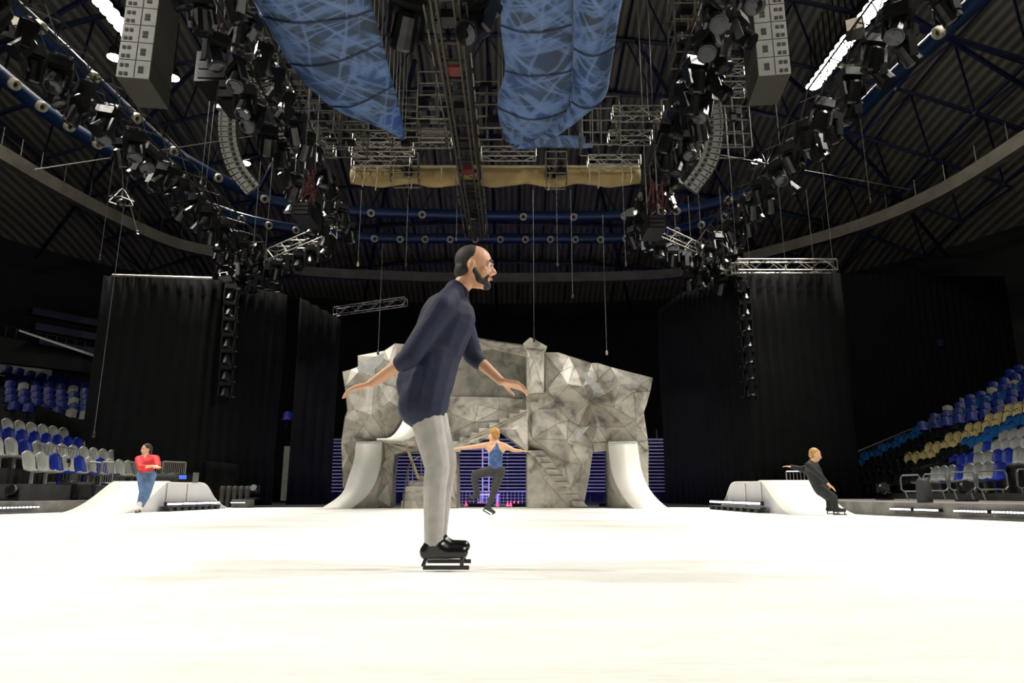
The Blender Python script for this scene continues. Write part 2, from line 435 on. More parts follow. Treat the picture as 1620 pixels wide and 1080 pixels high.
# ================================================================ HOUSE LIGHTS
def flood(name, label, p, n, step, power, group, aim=(AX, 12, 0), size=1.0):
    o = thing('floodlight', label, 'lamp', p, group)
    hb = MB(); gl = MB(); rd = MB()
    for k in range(n):
        c = V(p)+V((0, (k-(n-1)/2)*step, 0))
        hb.lathe([(.1,.45),(.2,.35),(.34*size,.05),(.36*size,0)], c, n=12)
        gl.lathe([(.33*size,.0),(.33*size,-.02),(.2,-.05),(.02,-.06)], c, n=14)
        rd.bar(c+V((0,0,.42)), (c.x, c.y, roof_z(c.x, c.y)-.1), .03, 5)
    hb.build('housing', M['darksteel'], o); gl.build('lamp_glass', M['lamp'], o); rd.build('hanger', M['darksteel'], o)
    L = bpy.data.lights.new('floodlight_beam', 'SPOT'); L.energy = power; L.spot_size = math.radians(75); L.spot_blend = .6; L.shadow_soft_size = .6; L.color = (1, .96, .89)
    lo = bpy.data.objects.new('floodlight_beam', L); C.objects.link(lo); lo.location = V((0,0,-.25)); lo.parent = o
    d = V(aim)-V(p); lo.rotation_mode = 'QUATERNION'; lo.rotation_quaternion = d.to_track_quat('-Z', 'Y')
    return o
PW = 4900
zl = 16.4
for (x, y, n, st, lab) in ((168,12,8,.42,'row of blazing floodlights at the top left beside the pale speaker stack'), (1314,100,8,.42,'row of blazing floodlights on the right between truss and speaker stack'), (1386,4,6,.42,'blazing floodlights at the very top on the right'),
        (181,91,1,1,'single bright floodlight just left of the left speaker stack'), (273,123,1,1,'single bright floodlight just right of the left speaker stack'), (440,161,1,1,'single bright floodlight left of the blue painted cloth'),
        (388,258,1,1,'small bright floodlight by the tail of the left curved speaker array'), (1197,255,1,1,'small bright floodlight right of the right curved speaker array')):
    p = G(x, y, zl); flood('floodlight', lab, p, n, st, PW*(1.0 if n > 1 else .4), 'house floodlights', (p.x*.25, p.y-4, 0), .9 if n > 1 else .75)
for i, (x, y) in enumerate(((-13.6,1),(-13.6,7),(-13.6,13),(12,1),(12,7),(12,13))):
    side = 'left' if x < 0 else 'right'
    flood('floodlight', 'floodlight high over the %s side of the ice, %s from the hall entrance' % (side, ORD[i % 3]), V((x, y, zl-.6)), 4, .75, PW*{1:1.5,7:1.4,13:1.2}[y], 'house floodlights', (x*.2, {1:3,7:11,13:21}[y], 0))

# ================================================================ TRUSSES
TM = {}
def truss(p0, p1, w, h, label, m='darksteel', step=None, r=.025, group='aluminium box trusses', cat='truss', name='box_truss'):
    p0 = V(p0); p1 = V(p1); o = thing(name, label, cat, p0, group)
    d = (p1-p0); L = d.length; d.normalize(); s = d.cross(V((0,0,1)));
    if s.length < .1: s = V((1,0,0))
    s.normalize(); u = s.cross(d)
    cs = [(-w/2,-h/2),(w/2,-h/2),(w/2,h/2),(-w/2,h/2)]
    for a, b in cs:
        MB().bar(p0+s*a+u*b, p1+s*a+u*b, r, 6).build('chord', M[m], o)
    br = MB(); step = step or max(w, h)*1.1; n = max(2, int(L/step))
    for i in range(n+1):
        q = p0+d*(L*i/n)
        for k in range(4):
            a, b = cs[k], cs[(k+1) % 4]; A = q+s*a[0]+u*a[1]; B = q+s*b[0]+u*b[1]
            if i in (0, n): br.bar(A, B, r*.7, 4)
            if i < n:
                q2 = q+d*(L/n); A2 = q2+s*a[0]+u*a[1]; B2 = q2+s*b[0]+u*b[1]
                br.bar(A if i % 2 else B, B2 if i % 2 else A2, r*.55, 4)
    br.build('bracing', M[m], o)
    return o

def mover_proto(label):
    o = thing('moving_head_light', label, 'stage light', (0,0,0), 'moving-head stage lights')
    MB().box((0,0,-.1),(.4,.3,.16)).box((0,0,-.01),(.3,.22,.03)).build('base', M['black'], o)
    y = MB(); y.box((-.2,0,-.36),(.05,.14,.38)).box((.2,0,-.36),(.05,.14,.38)).box((0,0,-.2),(.44,.16,.05)); y.build('yoke', M['black'], o)
    R = Matrix.Rotation(.5, 3, 'X')
    hd = MB(); hd.lathe([(.09,.2),(.14,.16),(.15,-.05),(.165,-.2),(.16,-.22)], (0,0,-.44), R, 12); head = hd.build('head', M['black'], o, smooth=False)
    MB().lathe([(.14,-.215),(.135,-.235),(.05,-.25)], (0,0,-.44), R, 12).build('lens', M['lens'], head)
    cl = MB(); cl.box((-.12,0,.06),(.04,.05,.12)).box((.12,0,.06),(.04,.05,.12)); cl.bar((-.15,.05,.1),(-.09,-.06,.03),.018,5); cl.bar((.15,.05,.1),(.09,-.06,.03),.018,5)
    cl.box((0,0,.11),(.3,.03,.02)); cl.build('clamp', M['chrome'], o)
    return o
MP = None; MOV = []
def mover(p, rot, label):
    global MP
    if MP is None: MP = mover_proto(label); MP.location = p; MP.rotation_euler = rot; return MP
    return copytree(MP, p, rot, label)

ZT = 8.91
LO = [(-8.7, 7.5), (-9.1, 23.0)]; RO = [(6.8, 7.5), (6.85, 24.6)]
truss((LO[0][0],LO[0][1],ZT), (LO[1][0],LO[1][1],ZT), .5, .5, 'long dark lighting truss along the left side of the ice')
truss((RO[0][0],RO[0][1],ZT), (RO[1][0],RO[1][1],ZT), .5, .5, 'long dark lighting truss along the right side of the ice')
for side, ((x0,y0),(x1,y1)) in (('left', LO), ('right', RO)):
    k = 0
    n = 18
    for i in range(n):
        t = (i+.5)/n; x = x0+(x1-x0)*t; y = y0+(y1-y0)*t
        for s in (-1, 1):
            mover((x+s*.32, y+random.uniform(-.1,.1), ZT-.28-(.25 if s*(1 if side=='left' else -1) > 0 else 0)), (random.uniform(-.2,.2), random.uniform(-.3,.3), random.uniform(0,6.28)),
                  'black moving-head light, %s side of the long %s truss, %s from its near end' % ('outer' if (s < 0) == (side=='left') else 'inner', side, ORD[i]))
# inner long trusses
LI = [(-5.0, 9.0), (-5.45, 20.6)]; RI = [(3.75, 9.0), (4.05, 20.6)]
truss((*LI[0], ZT+.4), (*LI[1], ZT), .42, .6, 'dark inner truss left of the hanging blue cloths')
truss((*RI[0], ZT+.4), (*RI[1], ZT), .42, .6, 'dark inner truss right of the hanging blue cloths')
for side, ((x0,y0),(x1,y1)) in (('left', LI), ('right', RI)):
    n = 15
    for i in range(n):
        t = (i+.5)/n; x = x0+(x1-x0)*t; y = y0+(y1-y0)*t
        for s in (-1, 1):
            mover((x+s*.3, y, ZT+.4*(1-t)-.3-(0 if s > 0 else .35)), (random.uniform(-.3,.3), random.uniform(-.3,.3), random.uniform(0,6.28)),
                  'black moving-head light, %s side of the inner %s truss, %s from its near end' % ('right' if s > 0 else 'left', side, ORD[i]))
# diagonal corner trusses
a0, a1 = G(430,405,ZT), G(525,365,ZT); b0, b1 = G(1010,355,ZT), G(1110,400,ZT)
truss(a0, a1, .4, .42, 'pale angled truss on the left with open lattice, joining two lighting trusses', 'alu')
truss(b0, b1, .4, .42, 'pale angled truss on the right with open lattice, joining two lighting trusses', 'alu')
for (p, q, nm) in ((a0, a1, 'left'), (b0, b1, 'right')):
    for i in range(5):
        c = p.lerp(q, (i+.5)/5); mover(c+V((0,0,-.28)), (0,0,random.uniform(0,6)), 'black moving-head light under the %s angled truss, %s from its left end' % (nm, ORD[i]))
# central spine with its rails
SX0 = -1.18
sp = truss((SX0, 6.5, ZT+.25), (SX0, 21.9, ZT+.25), .55, .5, 'long central spine truss with twin rails running towards the set', name='spine_truss')
for s in (-.2, .2):
    for k in (-.05, .05): MB().box((SX0+s+k, 14.2, ZT-.08), (.04, 15.4, .1)).build('rail', mat('rail_brown', (.045,.036,.026), .5, .3, .2, 4) if 'rail' not in M else M['rail'], sp)
M['sleeper'] = M['black']
for i in range(26): MB().box((SX0, 6.8+i*.6, ZT-.01), (.5, .09, .05)).build('cross_tie', M['darksteel'], sp)
for i in range(22):
    for s in (-1, 1):
        y = 7+i*.68+random.uniform(-.1,.1); MB().bar((SX0+s*.38, y, ZT-.1), (SX0+s*.38, y+.45, ZT-.1), .018, 5).build('side_tube', M['alu'], sp)
for i in range(9):
    b = MB(); b.box((SX0, 8+i*1.5, ZT+.05), (.26, .3, .18)); b.build('trolley_box', M['black'] if i % 3 else M['red_cable'], sp)
for i, (x, y, s) in enumerate(((645,22,1.5),(765,40,1.5))):
    p = G(x, y, ZT-.1); 
    k = mover(p+V((0,0,.45)), (.3, 0, .4+2*i), 'large black lamp head hanging %s of the central spine at the top of the view' % ('left','right')[i]); k.scale = (s, s, s)
    hb = truss(V((SX0, p.y, ZT+.5)), p+V((0,0,.62)), .1, .12, 'short outrigger arm holding the large lamp %s of the spine' % ('left','right')[i], r=.02, group=None, cat='bracket', name='outrigger_arm')
# white bar cross trusses over the tan cloth and beside
ct = [(380,112,445,112,11.2,'upper short pale cross truss beside the left blue cloth'),(400,142,462,142,11.0,'lower short pale cross truss beside the left blue cloth'),
      (1122,107,1180,107,11.2,'short pale cross truss left of the right speaker stack'),(1120,142,1180,142,11.0,'short pale cross truss just above the right curved speaker array'),
      (560,222,715,222,10.3,'long pale cross truss meeting the spine from the left, the highest of three'),(555,236,655,236,10.0,'pale cross truss above the tan cloth on the left, middle of three'),(558,258,650,258,9.8,'pale cross truss lying just over the tan cloth on the left'),
      (762,243,848,243,10.0,'pale cross truss meeting the spine from the right'),(968,180,1048,180,10.2,'pale cross truss right of the blue cloth, the highest of four'),(962,218,1030,218,10.0,'pale cross truss right of the blue cloth, the second of four'),
      (930,256,1012,256,9.8,'pale cross truss lying just over the tan cloth on the right'),(1060,240,1110,240,10.0,'short pale cross truss left of the tail of the right curved array'),
      (420,215,520,215,10.1,'pale cross truss right of the left curved array, upper'),(440,238,530,238,9.9,'pale cross truss right of the left curved array, lower')]
for x0,y0,x1,y1,z,lab in ct: truss(G(x0,y0,z), G(x1,y1,z), .3, .3, lab, 'alu', r=.018, group='short pale cross trusses')
# cluster platforms of rigging frames
def rig_frame(px, py, z, w, h, lab):
    p = G(px, py, z); o = thing('rigging_frame', lab, 'rigging', p, 'open rigging frames')
    f = MB()
    for i in range(5):
        for s in (-1, 1):
            f.bar(p+V((s*w/2, 0, -h/2+i*h/4)), p+V((s*w/2, .6, -h/2+i*h/4)), .02, 4)
            f.bar(p+V((-w/2, .3+s*.3, -h/2+i*h/4)), p+V((w/2, .3+s*.3, -h/2+i*h/4)), .02, 4)
    f.build('crossbars', M['alu_dim'], o); u = MB()
    for a in (-1, 0, 1):
        for s in (0, .6): u.bar(p+V((a*w/2, s, -h/2)), p+V((a*w/2, s, h/2)), .022, 5)
    u.build('uprights', M['alu_dim'], o)
    random.seed(int(px)+int(py))
    for i in range(7): MB().box(p+V((random.uniform(-w/2,w/2), random.uniform(0,.6), random.uniform(-h/2,h/2))), (random.uniform(.1,.3), .2, random.uniform(.08,.2))).build('junction_box', M['black'], o)
for a in ((415,60,10.5,.8,1.6,'rigging frame left of the blue cloth at the top'),(445,110,10.4,1.0,1.3,'rigging frame between the left floodlight and the blue cloth'),(490,175,10.2,1.3,1.2,'rigging frame at the outer corner of the left blue cloth'),
          (540,205,10,1.2,1.0,'rigging frame below the left end of the blue cloth'),(1160,190,10.2,.9,1.6,'rigging frame right of the right curved array'),(950,190,10,1.0,1.4,'rigging frame at the lower right corner of the blue cloth'),
          (1075,200,10,.9,1.6,'rigging frame left of the right curved array'),(1100,30,10.4,.9,1.6,'rigging frame above the right amplifier stack'),(690,150,10.1,.9,1.3,'rigging frame left of the spine between the cloths'),(615,165,10.3,1.5,.8,'wide rigging frame behind the left cloth'),
          (770,165,10.1,.8,1.3,'rigging frame right of the spine between the cloths'),(660,195,10.0,1.5,.8,'rigging frame below the gap between the cloths'),(880,262,9.7,.6,.9,'small rigging frame over the middle of the tan cloth'),(640,262,9.7,.8,.8,'small rigging frame over the left part of the tan cloth')): rig_frame(*a)

# truss topping the right drape, and a far one
truss(P(1165,421,22), P(1321,421,22), .35, .38, 'bright horizontal truss on top of the right black drape', 'alu', r=.025)
truss(P(1166,424,22), P(1120,452,27), .35, .35, 'bright truss receding from the left end of the drape truss', 'alu', r=.025)
truss(P(530,493,30), P(642,477,29), .3, .35, 'far slanting truss left of the foreground skater', 'alu', r=.02)
MBt = MB().bar(P(178,435,21), P(336,440,21.6), .045, 6)
tag(MBt.build('curtain_pipe', M['alu'], loc=P(178,435,21)), 'pale pipe along the top of the left black drape', 'pipe')
truss(P(355,428,22.5), P(440,455,26), .35, .35, 'dark truss carrying the left drape beside the lamp ladder', 'darksteel', r=.025)

# hanging lamp ladders
def ladder(xs, label, side):
    top = P(xs[0], 418, 22.6); bot = P(xs[1], 628, 22.6)
    o = thing('lamp_ladder', label, 'light ladder', bot, 'hanging lamp ladders')
    for s in (-.18, .18): MB().bar(top+V((s,0,.3)), bot+V((s,0,0)), .02, 5).build('upright', M['darksteel'], o)
    rg = MB()
    for i in range(10): q = top.lerp(bot, i/9); rg.box(q, (.5, .08, .035))
    rg.build('rungs', M['alu'], o)
    for i in range(7):
        q = top.lerp(bot, (i+1.9)/8.4)
        mover(q+V((0,-.15,.28)), (.0, 0, PI+.2*(1 if side=='left' else -1)), 'moving-head light in the hanging ladder on the %s, %s from the top' % (side, ORD[i]))
ladder((371,359), 'column of round lamps hanging in front of the left drape', 'left')
ladder((1172,1186), 'column of round lamps hanging in front of the right drape', 'right')
for side, cx in (('left', 380), ('right', 1130)):
    for i in range(9):
        p = P(cx+(i%3-1)*26+(10 if side=='right' else 0), 392+(i//3)*22, 22.4+.3*(i%2)); mover(p, (random.uniform(-.4,.4), random.uniform(-.4,.4), random.uniform(0,6)), 'moving-head light clustered above the %s lamp ladder, %s from the top left' % (side, ORD[i]))

# ================================================================ SPEAKERS
def box_array(px, py, face, lab, mirror):
    # px,py = lower front corner (outer); boxes .38 high, .62 wide, 1 m deep
    p = P(px, py, 11.66); n = 7; R = Matrix.Rotation(face, 3, 'Z')
    o = thing('speaker_stack', lab, 'loudspeaker', p, 'flown loudspeakers')
    w, dp, h = .6, 1.05, .385
    for k in range(n):
        c = p+V((0,0,h*(k+.5))); 
        body = MB(); body.box(c+R @ V((0, dp/2+.03, 0)), (w, dp, h-.012), R); bo = body.build('cabinet', M['spk_body'], o)
        fr = MB(); fr.box(c+R @ V((0, .015, 0)), (w-.01, .03, h-.02), R); fr.build('front_grille', M['spk_front'], bo)
        s = mirror
        for zz in (-.075, .005): MB().box(c+R @ V((-.13*s, -.002, zz+.03)), (.09, .01, .06), R).build('vent', M['black_matt'], bo)
        for zz in (-.11, .07):
            for xx in (.13, .22): MB().box(c+R @ V((xx*s, -.002, zz)), (.06, .01, .07), R).build('vent', M['black_matt'], bo)
        MB().box(c+R @ V((.02, -.002, 0)), (.008, .008, h-.03), R).build('seam', M['black_matt'], bo)
    top = p+V((0,0,h*n)); fb = MB(); fb.box(top+R @ V((0,.5,.06)), (.6, 1.1, .1), R); fb.build('flying_frame', M['darksteel'], o)
    cb = MB(); cb.bar(top+V((0,.5,.1)), (top.x, top.y+.5, 14.5), .02, 5); cb.build('hoist_chain', M['wire'], o)
box_array(209, 123, math.radians(8), 'tall square pale-fronted speaker stack hanging at the upper left', -1)
box_array(1226, 118, math.radians(-8), 'tall square pale-fronted speaker stack hanging at the upper right', 1)
def line_array(pts, Y0, lab, side):
    path = catmull([P(x, y, Y0+dy) for x, y, dy in pts], 4); L = [0]
    for a, b in zip(path, path[1:]): L.append(L[-1]+(b-a).length)
    o = thing('curved_speaker_array', lab, 'loudspeaker', path[0], 'flown loudspeakers')
    n = 16
    def at(s):
        for i in range(len(path)-1):
            if L[i+1] >= s: return path[i].lerp(path[i+1], (s-L[i])/(L[i+1]-L[i]))
        return path[-1]
    for k in range(n):
        a = at(L[-1]*k/n); b = at(L[-1]*(k+1)/n); d = (b-a); h = d.length; zc = -d.normalized(); xr = V((1, .25*side, 0)); yf = zc.cross(xr).normalized(); xr = yf.cross(zc).normalized()
        R = Matrix((xr, yf, zc)).transposed(); c = (a+b)/2
        body = MB(); body.box(c+R @ V((0,.22,0)), (.42, .42, h*.93), R); bo = body.build('cabinet', M['spk_body'], o)
        MB().box(c+R @ V((0,-.005,0)), (.4, .03, h*.84), R).build('front_grille', M['spk_front'], bo)
        MB().sph(c+R @ V((.07*side,-.02,0)), (.055,.012,.05), R, 8, 6).build('vent', M['black_matt'], bo); MB().box(c+R @ V((-.14*side,-.022,0)), (.03,.01,h*.5), R).build('slot', M['black_matt'], bo)
    t = path[0]; fb = MB(); fb.box(t+V((0,.2,.12)), (.5,.6,.1)); fb.build('flying_frame', M['steel'], o)
    for s in (-.15, .15): MB().bar(t+V((s,.2,.15)), (t.x+s, t.y+.2, 14), .015, 4).build('hoist_chain', M['wire'], o)
line_array([(360,178,0),(359,205,0),(363,235,.1),(375,268,.25),(400,300,.5)], 15.4, 'slim curved speaker array bending down at the left', 1)
line_array([(1128,165,0),(1131,195,0),(1128,230,.1),(1117,262,.25),(1091,298,.5)], 15.4, 'slim curved speaker array bending down at the right', -1)
def amp(px, py, w, h, lab):
    p = P(px, py, 13.6); o = thing('amplifier_rack', lab, 'equipment rack', p, 'flown equipment racks')
    b = MB(); b.box(p+V((0,.4,h/2)), (w,.8,h)); b.build('case', M['black'], o)
    for k in range(3): MB().box(p+V((0,-.012,h*(.2+.3*k))), (w*.8,.03,h*.2)).build('amplifier_face', M['grille'], o)
    for s in (-1,1): MB().tube([p+V((s*w*.3,-.02,h*.95)), p+V((s*w*.3,-.08,h)), p+V((s*w*.2,-.02,h*1.08))], .015, 5).build('handle', M['chrome'], o)
    c = MB(); random.seed(int(px))
    for i in range(5):
        q = p+V((random.uniform(-w/2,w/2), .1, h)); c.tube([q, q+V((.1,0,.35)), q+V((random.uniform(-.3,.3),0,.2)), q+V((.05,0,.8))], .016, 5)
    c.build('cable_loops', M['red_cable'], o)
    for s in (-.3,.3): MB().bar(p+V((s*w,.4,h)), (p.x+s*w, p.y+.4, 14.2), .012, 4).build('chain', M['wire'], o)
amp(333, 128, .75, .75, 'hanging black equipment rack at the left, above its neighbour')
amp(357, 158, .45, .8, 'narrow hanging black rack directly above the left curved array')
amp(1108, 118, .8, .9, 'hanging black equipment rack at the right, above its neighbour')
amp(1092, 150, .55, .7, 'narrow hanging black rack left of the right curved array')
amp(475, 340, .4, .3, 'low black box hanging in the dark left cluster'); amp(1040, 360, .4, .3, 'low black box hanging in the dark right cluster')
# white scoop lamps near the inner clusters
for i, (x, y, sd) in enumerate(((520,345,'left'),(1000,345,'right'),(460,335,'left'),(1015,315,'right'))):
    p = P(x, y, 19.5); o = thing('hooded_lamp', 'pale hooded lamp hanging in the %s cluster, %s one' % (sd, ('larger','larger','smaller','smaller')[i]), 'stage light', p, 'hooded lamps')
    s = 1 if i < 2 else .7; MB().lathe([(.1*s,.3*s),(.16*s,.28*s),(.3*s,0),(.31*s,-.03)], p, n=4).build('hood', M['spk_front'], o)
    MB().box(p+V((0,0,-.1*s)), (.42*s,.42*s,.14*s)).build('body', M['black'], o)

# ================================================================ CABLES
cab = [(205,205,148,690),(487,190,465,300),(500,170,485,330),(408,255,400,400),(425,245,418,420),(1230,290,1243,425),(1272,300,1288,425),(1300,245,1318,420),(1355,165,1377,320),(1090,310,1095,420),(1106,300,1112,420),(1140,295,1146,410),(1022,90,1026,190),(955,340,960,560),(598,385,598,560),(845,300,845,540),(640,240,642,420),(565,300,566,420),(880,280,882,420),(985,240,990,420),(1226,120,1240,300),(330,160,318,290),(335,165,325,300),(165,250,158,410),(1180,300,1186,420),(1160,180,1165,400),(1068,280,1070,390),(720,230,722,380),(905,300,906,470)]
for i, (x0,y0,x1,y1) in enumerate(cab):
    Y = 18.0 if 300 < x0 < 1350 else 16.0
    if y1 > 500: Y = 19.6
    if i == 0: Y = 15.5
    lo = P(x1, y1, Y); hi = V((lo.x, lo.y, roof_z(lo.x, lo.y)-.6))
    top = P(x0, y0, Y); hi.z = min(hi.z, max(top.z, lo.z+2))
    o = thing('hoist_cable', 'thin pale cable hanging plumb, %s from the left of the hall' % ORD[sorted(range(len(cab)), key=lambda k: cab[k][2]).index(i)], 'cable', lo, 'thin hanging cables')
    MB().bar(lo, hi, .007, 4).build('wire', M['wire'], o)
    MB().lathe([(.01,.12),(.03,.08),(.035,0),(.01,-.03)], lo, n=8).build('hook_weight', M['nozzle'] if i % 4 == 1 else M['darksteel'], o)
# taut stays
for i,(a,b,lab) in enumerate(((P(55,268,14),P(400,215,18),'taut wire slanting across the left side below the near floodlights'),(P(1140,245,18),P(1440,300,24),'taut wire slanting across the right side'),)):
    tag(MB().bar(a,b,.012,4).build('stay_wire', M['wire'], loc=a), lab, 'wire')
for x,y,sd in ((22,42,'left'),(1352,46,'right')):
    p=G(x,y,9.3); o=thing('panel_lamp','cream-faced panel lamp clipped to the %s outer truss near the top corner'%sd,'stage light',p)
    R=Matrix.Rotation(.5 if sd=='left' else -.5,3,'Z')@Matrix.Rotation(-.5,3,'X'); MB().box(p,(.34,.2,.5),R).build('case',M['black'],o); MB().box(p+R@V((0,-.11,0)),(.28,.02,.42),R).build('face',M['nozzle'],o); MB().bar(p,(p.x+(.4 if sd=='left' else .2)*(1 if sd=='left' else 1),p.y,9.1),.02,5).build('arm',M['darksteel'],o)
# camera cradle on wires at the left
p = P(192, 318, 15); o = thing('wire_camera_cradle', 'small wire-hung silver camera cradle at the left, below the duct', 'rigging', p)
f = MB()
for a in range(6):
    q = a*PI/3; f.bar(p+V((.3*math.cos(q),.3*math.sin(q),0)), p+V((.3*math.cos(q+PI/3),.3*math.sin(q+PI/3),0)), .015, 4); f.bar(p+V((.3*math.cos(q),.3*math.sin(q),0)), p+V((0,0,.35)), .012, 4)
f.build('frame', M['chrome'], o); MB().sph(p+V((0,0,-.05)), .1).build('camera_ball', M['black'], o)
MB().bar(p+V((0,0,.35)), P(192,248,15), .01, 4).build('wire', M['wire'], o); MB().tube([p+V((.2,0,-.05)), P(218,368,15)], .012, 4).build('tail_wire', M['wire'], o); MB().sph(P(218,368,15), .05).build('plug', M['chrome'], o)

# ================================================================ HANGING CLOTHS
def cloth(outer, inner, z, label, seams, amp_=.12):
    # outer / inner: edges as lists of pixels, same number
    A = catmull([G(x, y, z) for x, y in outer], 8); B = catmull([G(x, y, z) for x, y in inner], 8); nu = 16
    m = MB(); vs = []
    for i, (a, b) in enumerate(zip(A, B)):
        for k in range(nu+1):
            t = k/nu; p = a.lerp(b, t)
            sag = -.22*math.sin(PI*t)+amp_*noise.noise(V((p.x*.8, p.y*.6, 3)))+.03*noise.noise(V((p.x*2, p.y*2, 7)))
            vs.append(p+V((0,0,sag)))
    fs = [(i*(nu+1)+k, i*(nu+1)+k+1, (i+1)*(nu+1)+k+1, (i+1)*(nu+1)+k) for i in range(len(A)-1) for k in range(nu)]
    nn = len(vs); vs2 = [p+V((0,0,.03)) for p in vs]
    rim = [(i*(nu+1), (i+1)*(nu+1), (i+1)*(nu+1)+nn, i*(nu+1)+nn) for i in range(len(A)-1)]+[((i+1)*(nu+1)+nu, i*(nu+1)+nu, i*(nu+1)+nu+nn, (i+1)*(nu+1)+nu+nn) for i in range(len(A)-1)]
    e = (len(A)-1)*(nu+1); rim += [(k+1, k, k+nn, k+1+nn) for k in range(nu)]+[(e+k, e+k+1, e+k+1+nn, e+k+nn) for k in range(nu)]
    m.add(vs+vs2, fs+[tuple(nn+j for j in f)[::-1] for f in fs]+rim)
    o = thing('painted_cloth', label, 'cloth', A[0], 'blue painted ceiling cloths')
    m.build('cloth_sheet', M['cloth'], o, smooth=True)
    for s in seams:
        i = int(s*(len(A)-1)); MB().tube([vs[i*(nu+1)+k]+V((0,0,-.03)) for k in range(nu+1)], .018, 4).build('seam_batten', M['navy_steel'], o)
    ln = MB()
    for i in range(0, len(A), 4):
        for p in (vs[i*(nu+1)], vs[i*(nu+1)+nu]): ln.bar(p, p+V((0,0,2.2)), .008, 4)
    ln.build('hanging_lines', M['wire'], o)
cloth([(330,-110),(400,0),(440,70),(475,125),(520,165),(575,193),(636,209)], [(560,-110),(585,0),(598,45),(610,90),(622,135),(631,170),(641,207)], 9.5, 'painted blue sky cloth tapering to a point, left of the central spine', [.22,.42,.68])
cloth([(782,-110),(792,0),(793,50),(799,110),(790,150),(788,180),(800,222)], [(915,-110),(905,0),(905,50),(905,110),(903,150),(893,180),(868,205)], 9.5, 'broad painted blue sky cloth just right of the central spine', [.3,.52,.8])
cloth([(906,-110),(906,0),(907,50),(906,110),(904,150),(897,178),(860,209)], [(1010,-110),(985,0),(976,50),(967,110),(958,150),(930,178),(893,205)], 9.55, 'narrower painted blue sky cloth at the right, beside the inner truss', [.4,.72])
cloth([(808,233),(850,230),(900,228),(938,228)], [(830,218),(860,214),(900,215),(934,216)], 9.9, 'small blue cloth strip below the two right-hand sky cloths', [], .05)
# tan cloth roll
a = G(556, 279, 9.55); b = G(1012, 279, 9.55); a.y = b.y = 18.6
o = thing('tan_cloth_roll', 'long tan cloth roll slung across the hall below the blue cloths', 'cloth', a)
m = MB(); n = 60; vs = []
for i in range(n+1):
    t = i/n; c = a.lerp(b, t); sag = .12*math.sin(t*PI*5)**2+.04*noise.noise(V((t*20,0,0)))
    for k in range(10):
        q = 2*PI*k/10; rr = .17+.03*noise.noise(V((t*14, k, 1))); vs.append(c+V((0, rr*math.cos(q), .24*math.sin(q)-sag*(1 if math.sin(q) < 0 else 0))))
m.add(vs, [(i*10+k, i*10+(k+1)%10, (i+1)*10+(k+1)%10, (i+1)*10+k) for i in range(n) for k in range(10)]+[tuple(range(10))[::-1], tuple(range(n*10,n*10+10))])
m.build('cloth_roll', M['tan'], o, smooth=True)
MB().bar(a+V((0,-.1,.24)), b+V((0,-.1,.24)), .05, 8).build('top_pipe', M['tan_pale'], o)
for i, x in enumerate((565,580,600,625,655,700,862,868,930,945,995)):
    p = G(x, 272, 9.7); p.y = 18.35; p.x = a.x+(x-556)/456*(b.x-a.x)
    MB().tube([p, p+V((.02,-.02,-.3)), p+V((-.03,-.03,-.5-.3*((i*37)%5)/5))], .022, 5).build('tie_strap', M['tan_pale'], o)

# ================================================================ DRAPES
def drape(path, zt, zb_, label, folds=.35, name='stage_curtain', seg=.12):
    pts = [V((x, y, 0)) for x, y in path]; P2 = []
    for a, b, z0, z1 in zip(pts, pts[1:], zt, zt[1:]):
        n = max(2, int((b-a).length/seg)); P2 += [(a.lerp(b, i/n), z0+(z1-z0)*i/n, (b-a).normalized()) for i in range(n)]
    P2.append((pts[-1], zt[-1], (pts[-1]-pts[-2]).normalized()))
    m = MB(); vs = []; acc = 0; rows = 5
    for i, (p, z, d) in enumerate(P2):
        nrm = V((-d.y, d.x, 0)); 
        for r in range(rows+1):
            k = r/rows; w = .11*math.sin(i*seg*2*PI/folds)*(1-.5*k)+.15*noise.noise(V((p.x*.7, p.y*.7, k*2)))
            vs.append(V((p.x, p.y, z+(zb_-z)*k))+nrm*w)
    n = len(P2); fs = [(i*(rows+1)+r+1, (i+1)*(rows+1)+r+1, (i+1)*(rows+1)+r, i*(rows+1)+r) for i in range(n-1) for r in range(rows)]
    m.add(vs, fs)
    o = m.build(name, M['curtain'], smooth=True, loc=(pts[0].x, pts[0].y, zb_))
    sm = o.modifiers.new('s', 'SOLIDIFY'); sm.thickness = .03
    return tag(o, label, 'curtain', 'black stage drapes')
q = P(165,436,21); r_ = P(335,441,22); s_ = P(455,466,24.5)
drape([(q.x,q.y),(r_.x,r_.y),(s_.x,s_.y)], [q.z, r_.z, s_.z], 0.02, 'wide black drape hanging left of the gap, from the bowl to the lamp ladder')
a_ = P(476,470,25.0); b_ = P(545,505,27.5); c_=P(540,505,26)
drape([(a_.x,a_.y),(c_.x,c_.y)], [a_.z, c_.z], 0.02, 'narrower black drape between the bright gap and the rock set on the left')
q = P(1082,462,26); r_ = P(1170,428,22.3); s_ = P(1325,430,22.6); t_ = P(1500,431,23); u_ = P(1640,440,24)
zq = P(1040,492,28)
drape([(zq.x,zq.y),(q.x,q.y),(r_.x,r_.y),(s_.x,s_.y)], [zq.z,q.z,r_.z,s_.z], 0.02, 'black drape right of the rock set, below the bright truss')
drape([(s_.x,s_.y+.1),(t_.x+.2,31.5),(25.0,32.0)], [s_.z, P(1480,433,31.5).z, P(1480,433,31.5).z], 0.02, 'wide black drape at the far right behind the seats')
drape([(-13.2,37.0),(12.0,37.0)], [P(700,507,37).z]*2, 0.02, 'black drape across the back of the hall behind the rock set', .5, seg=.2)
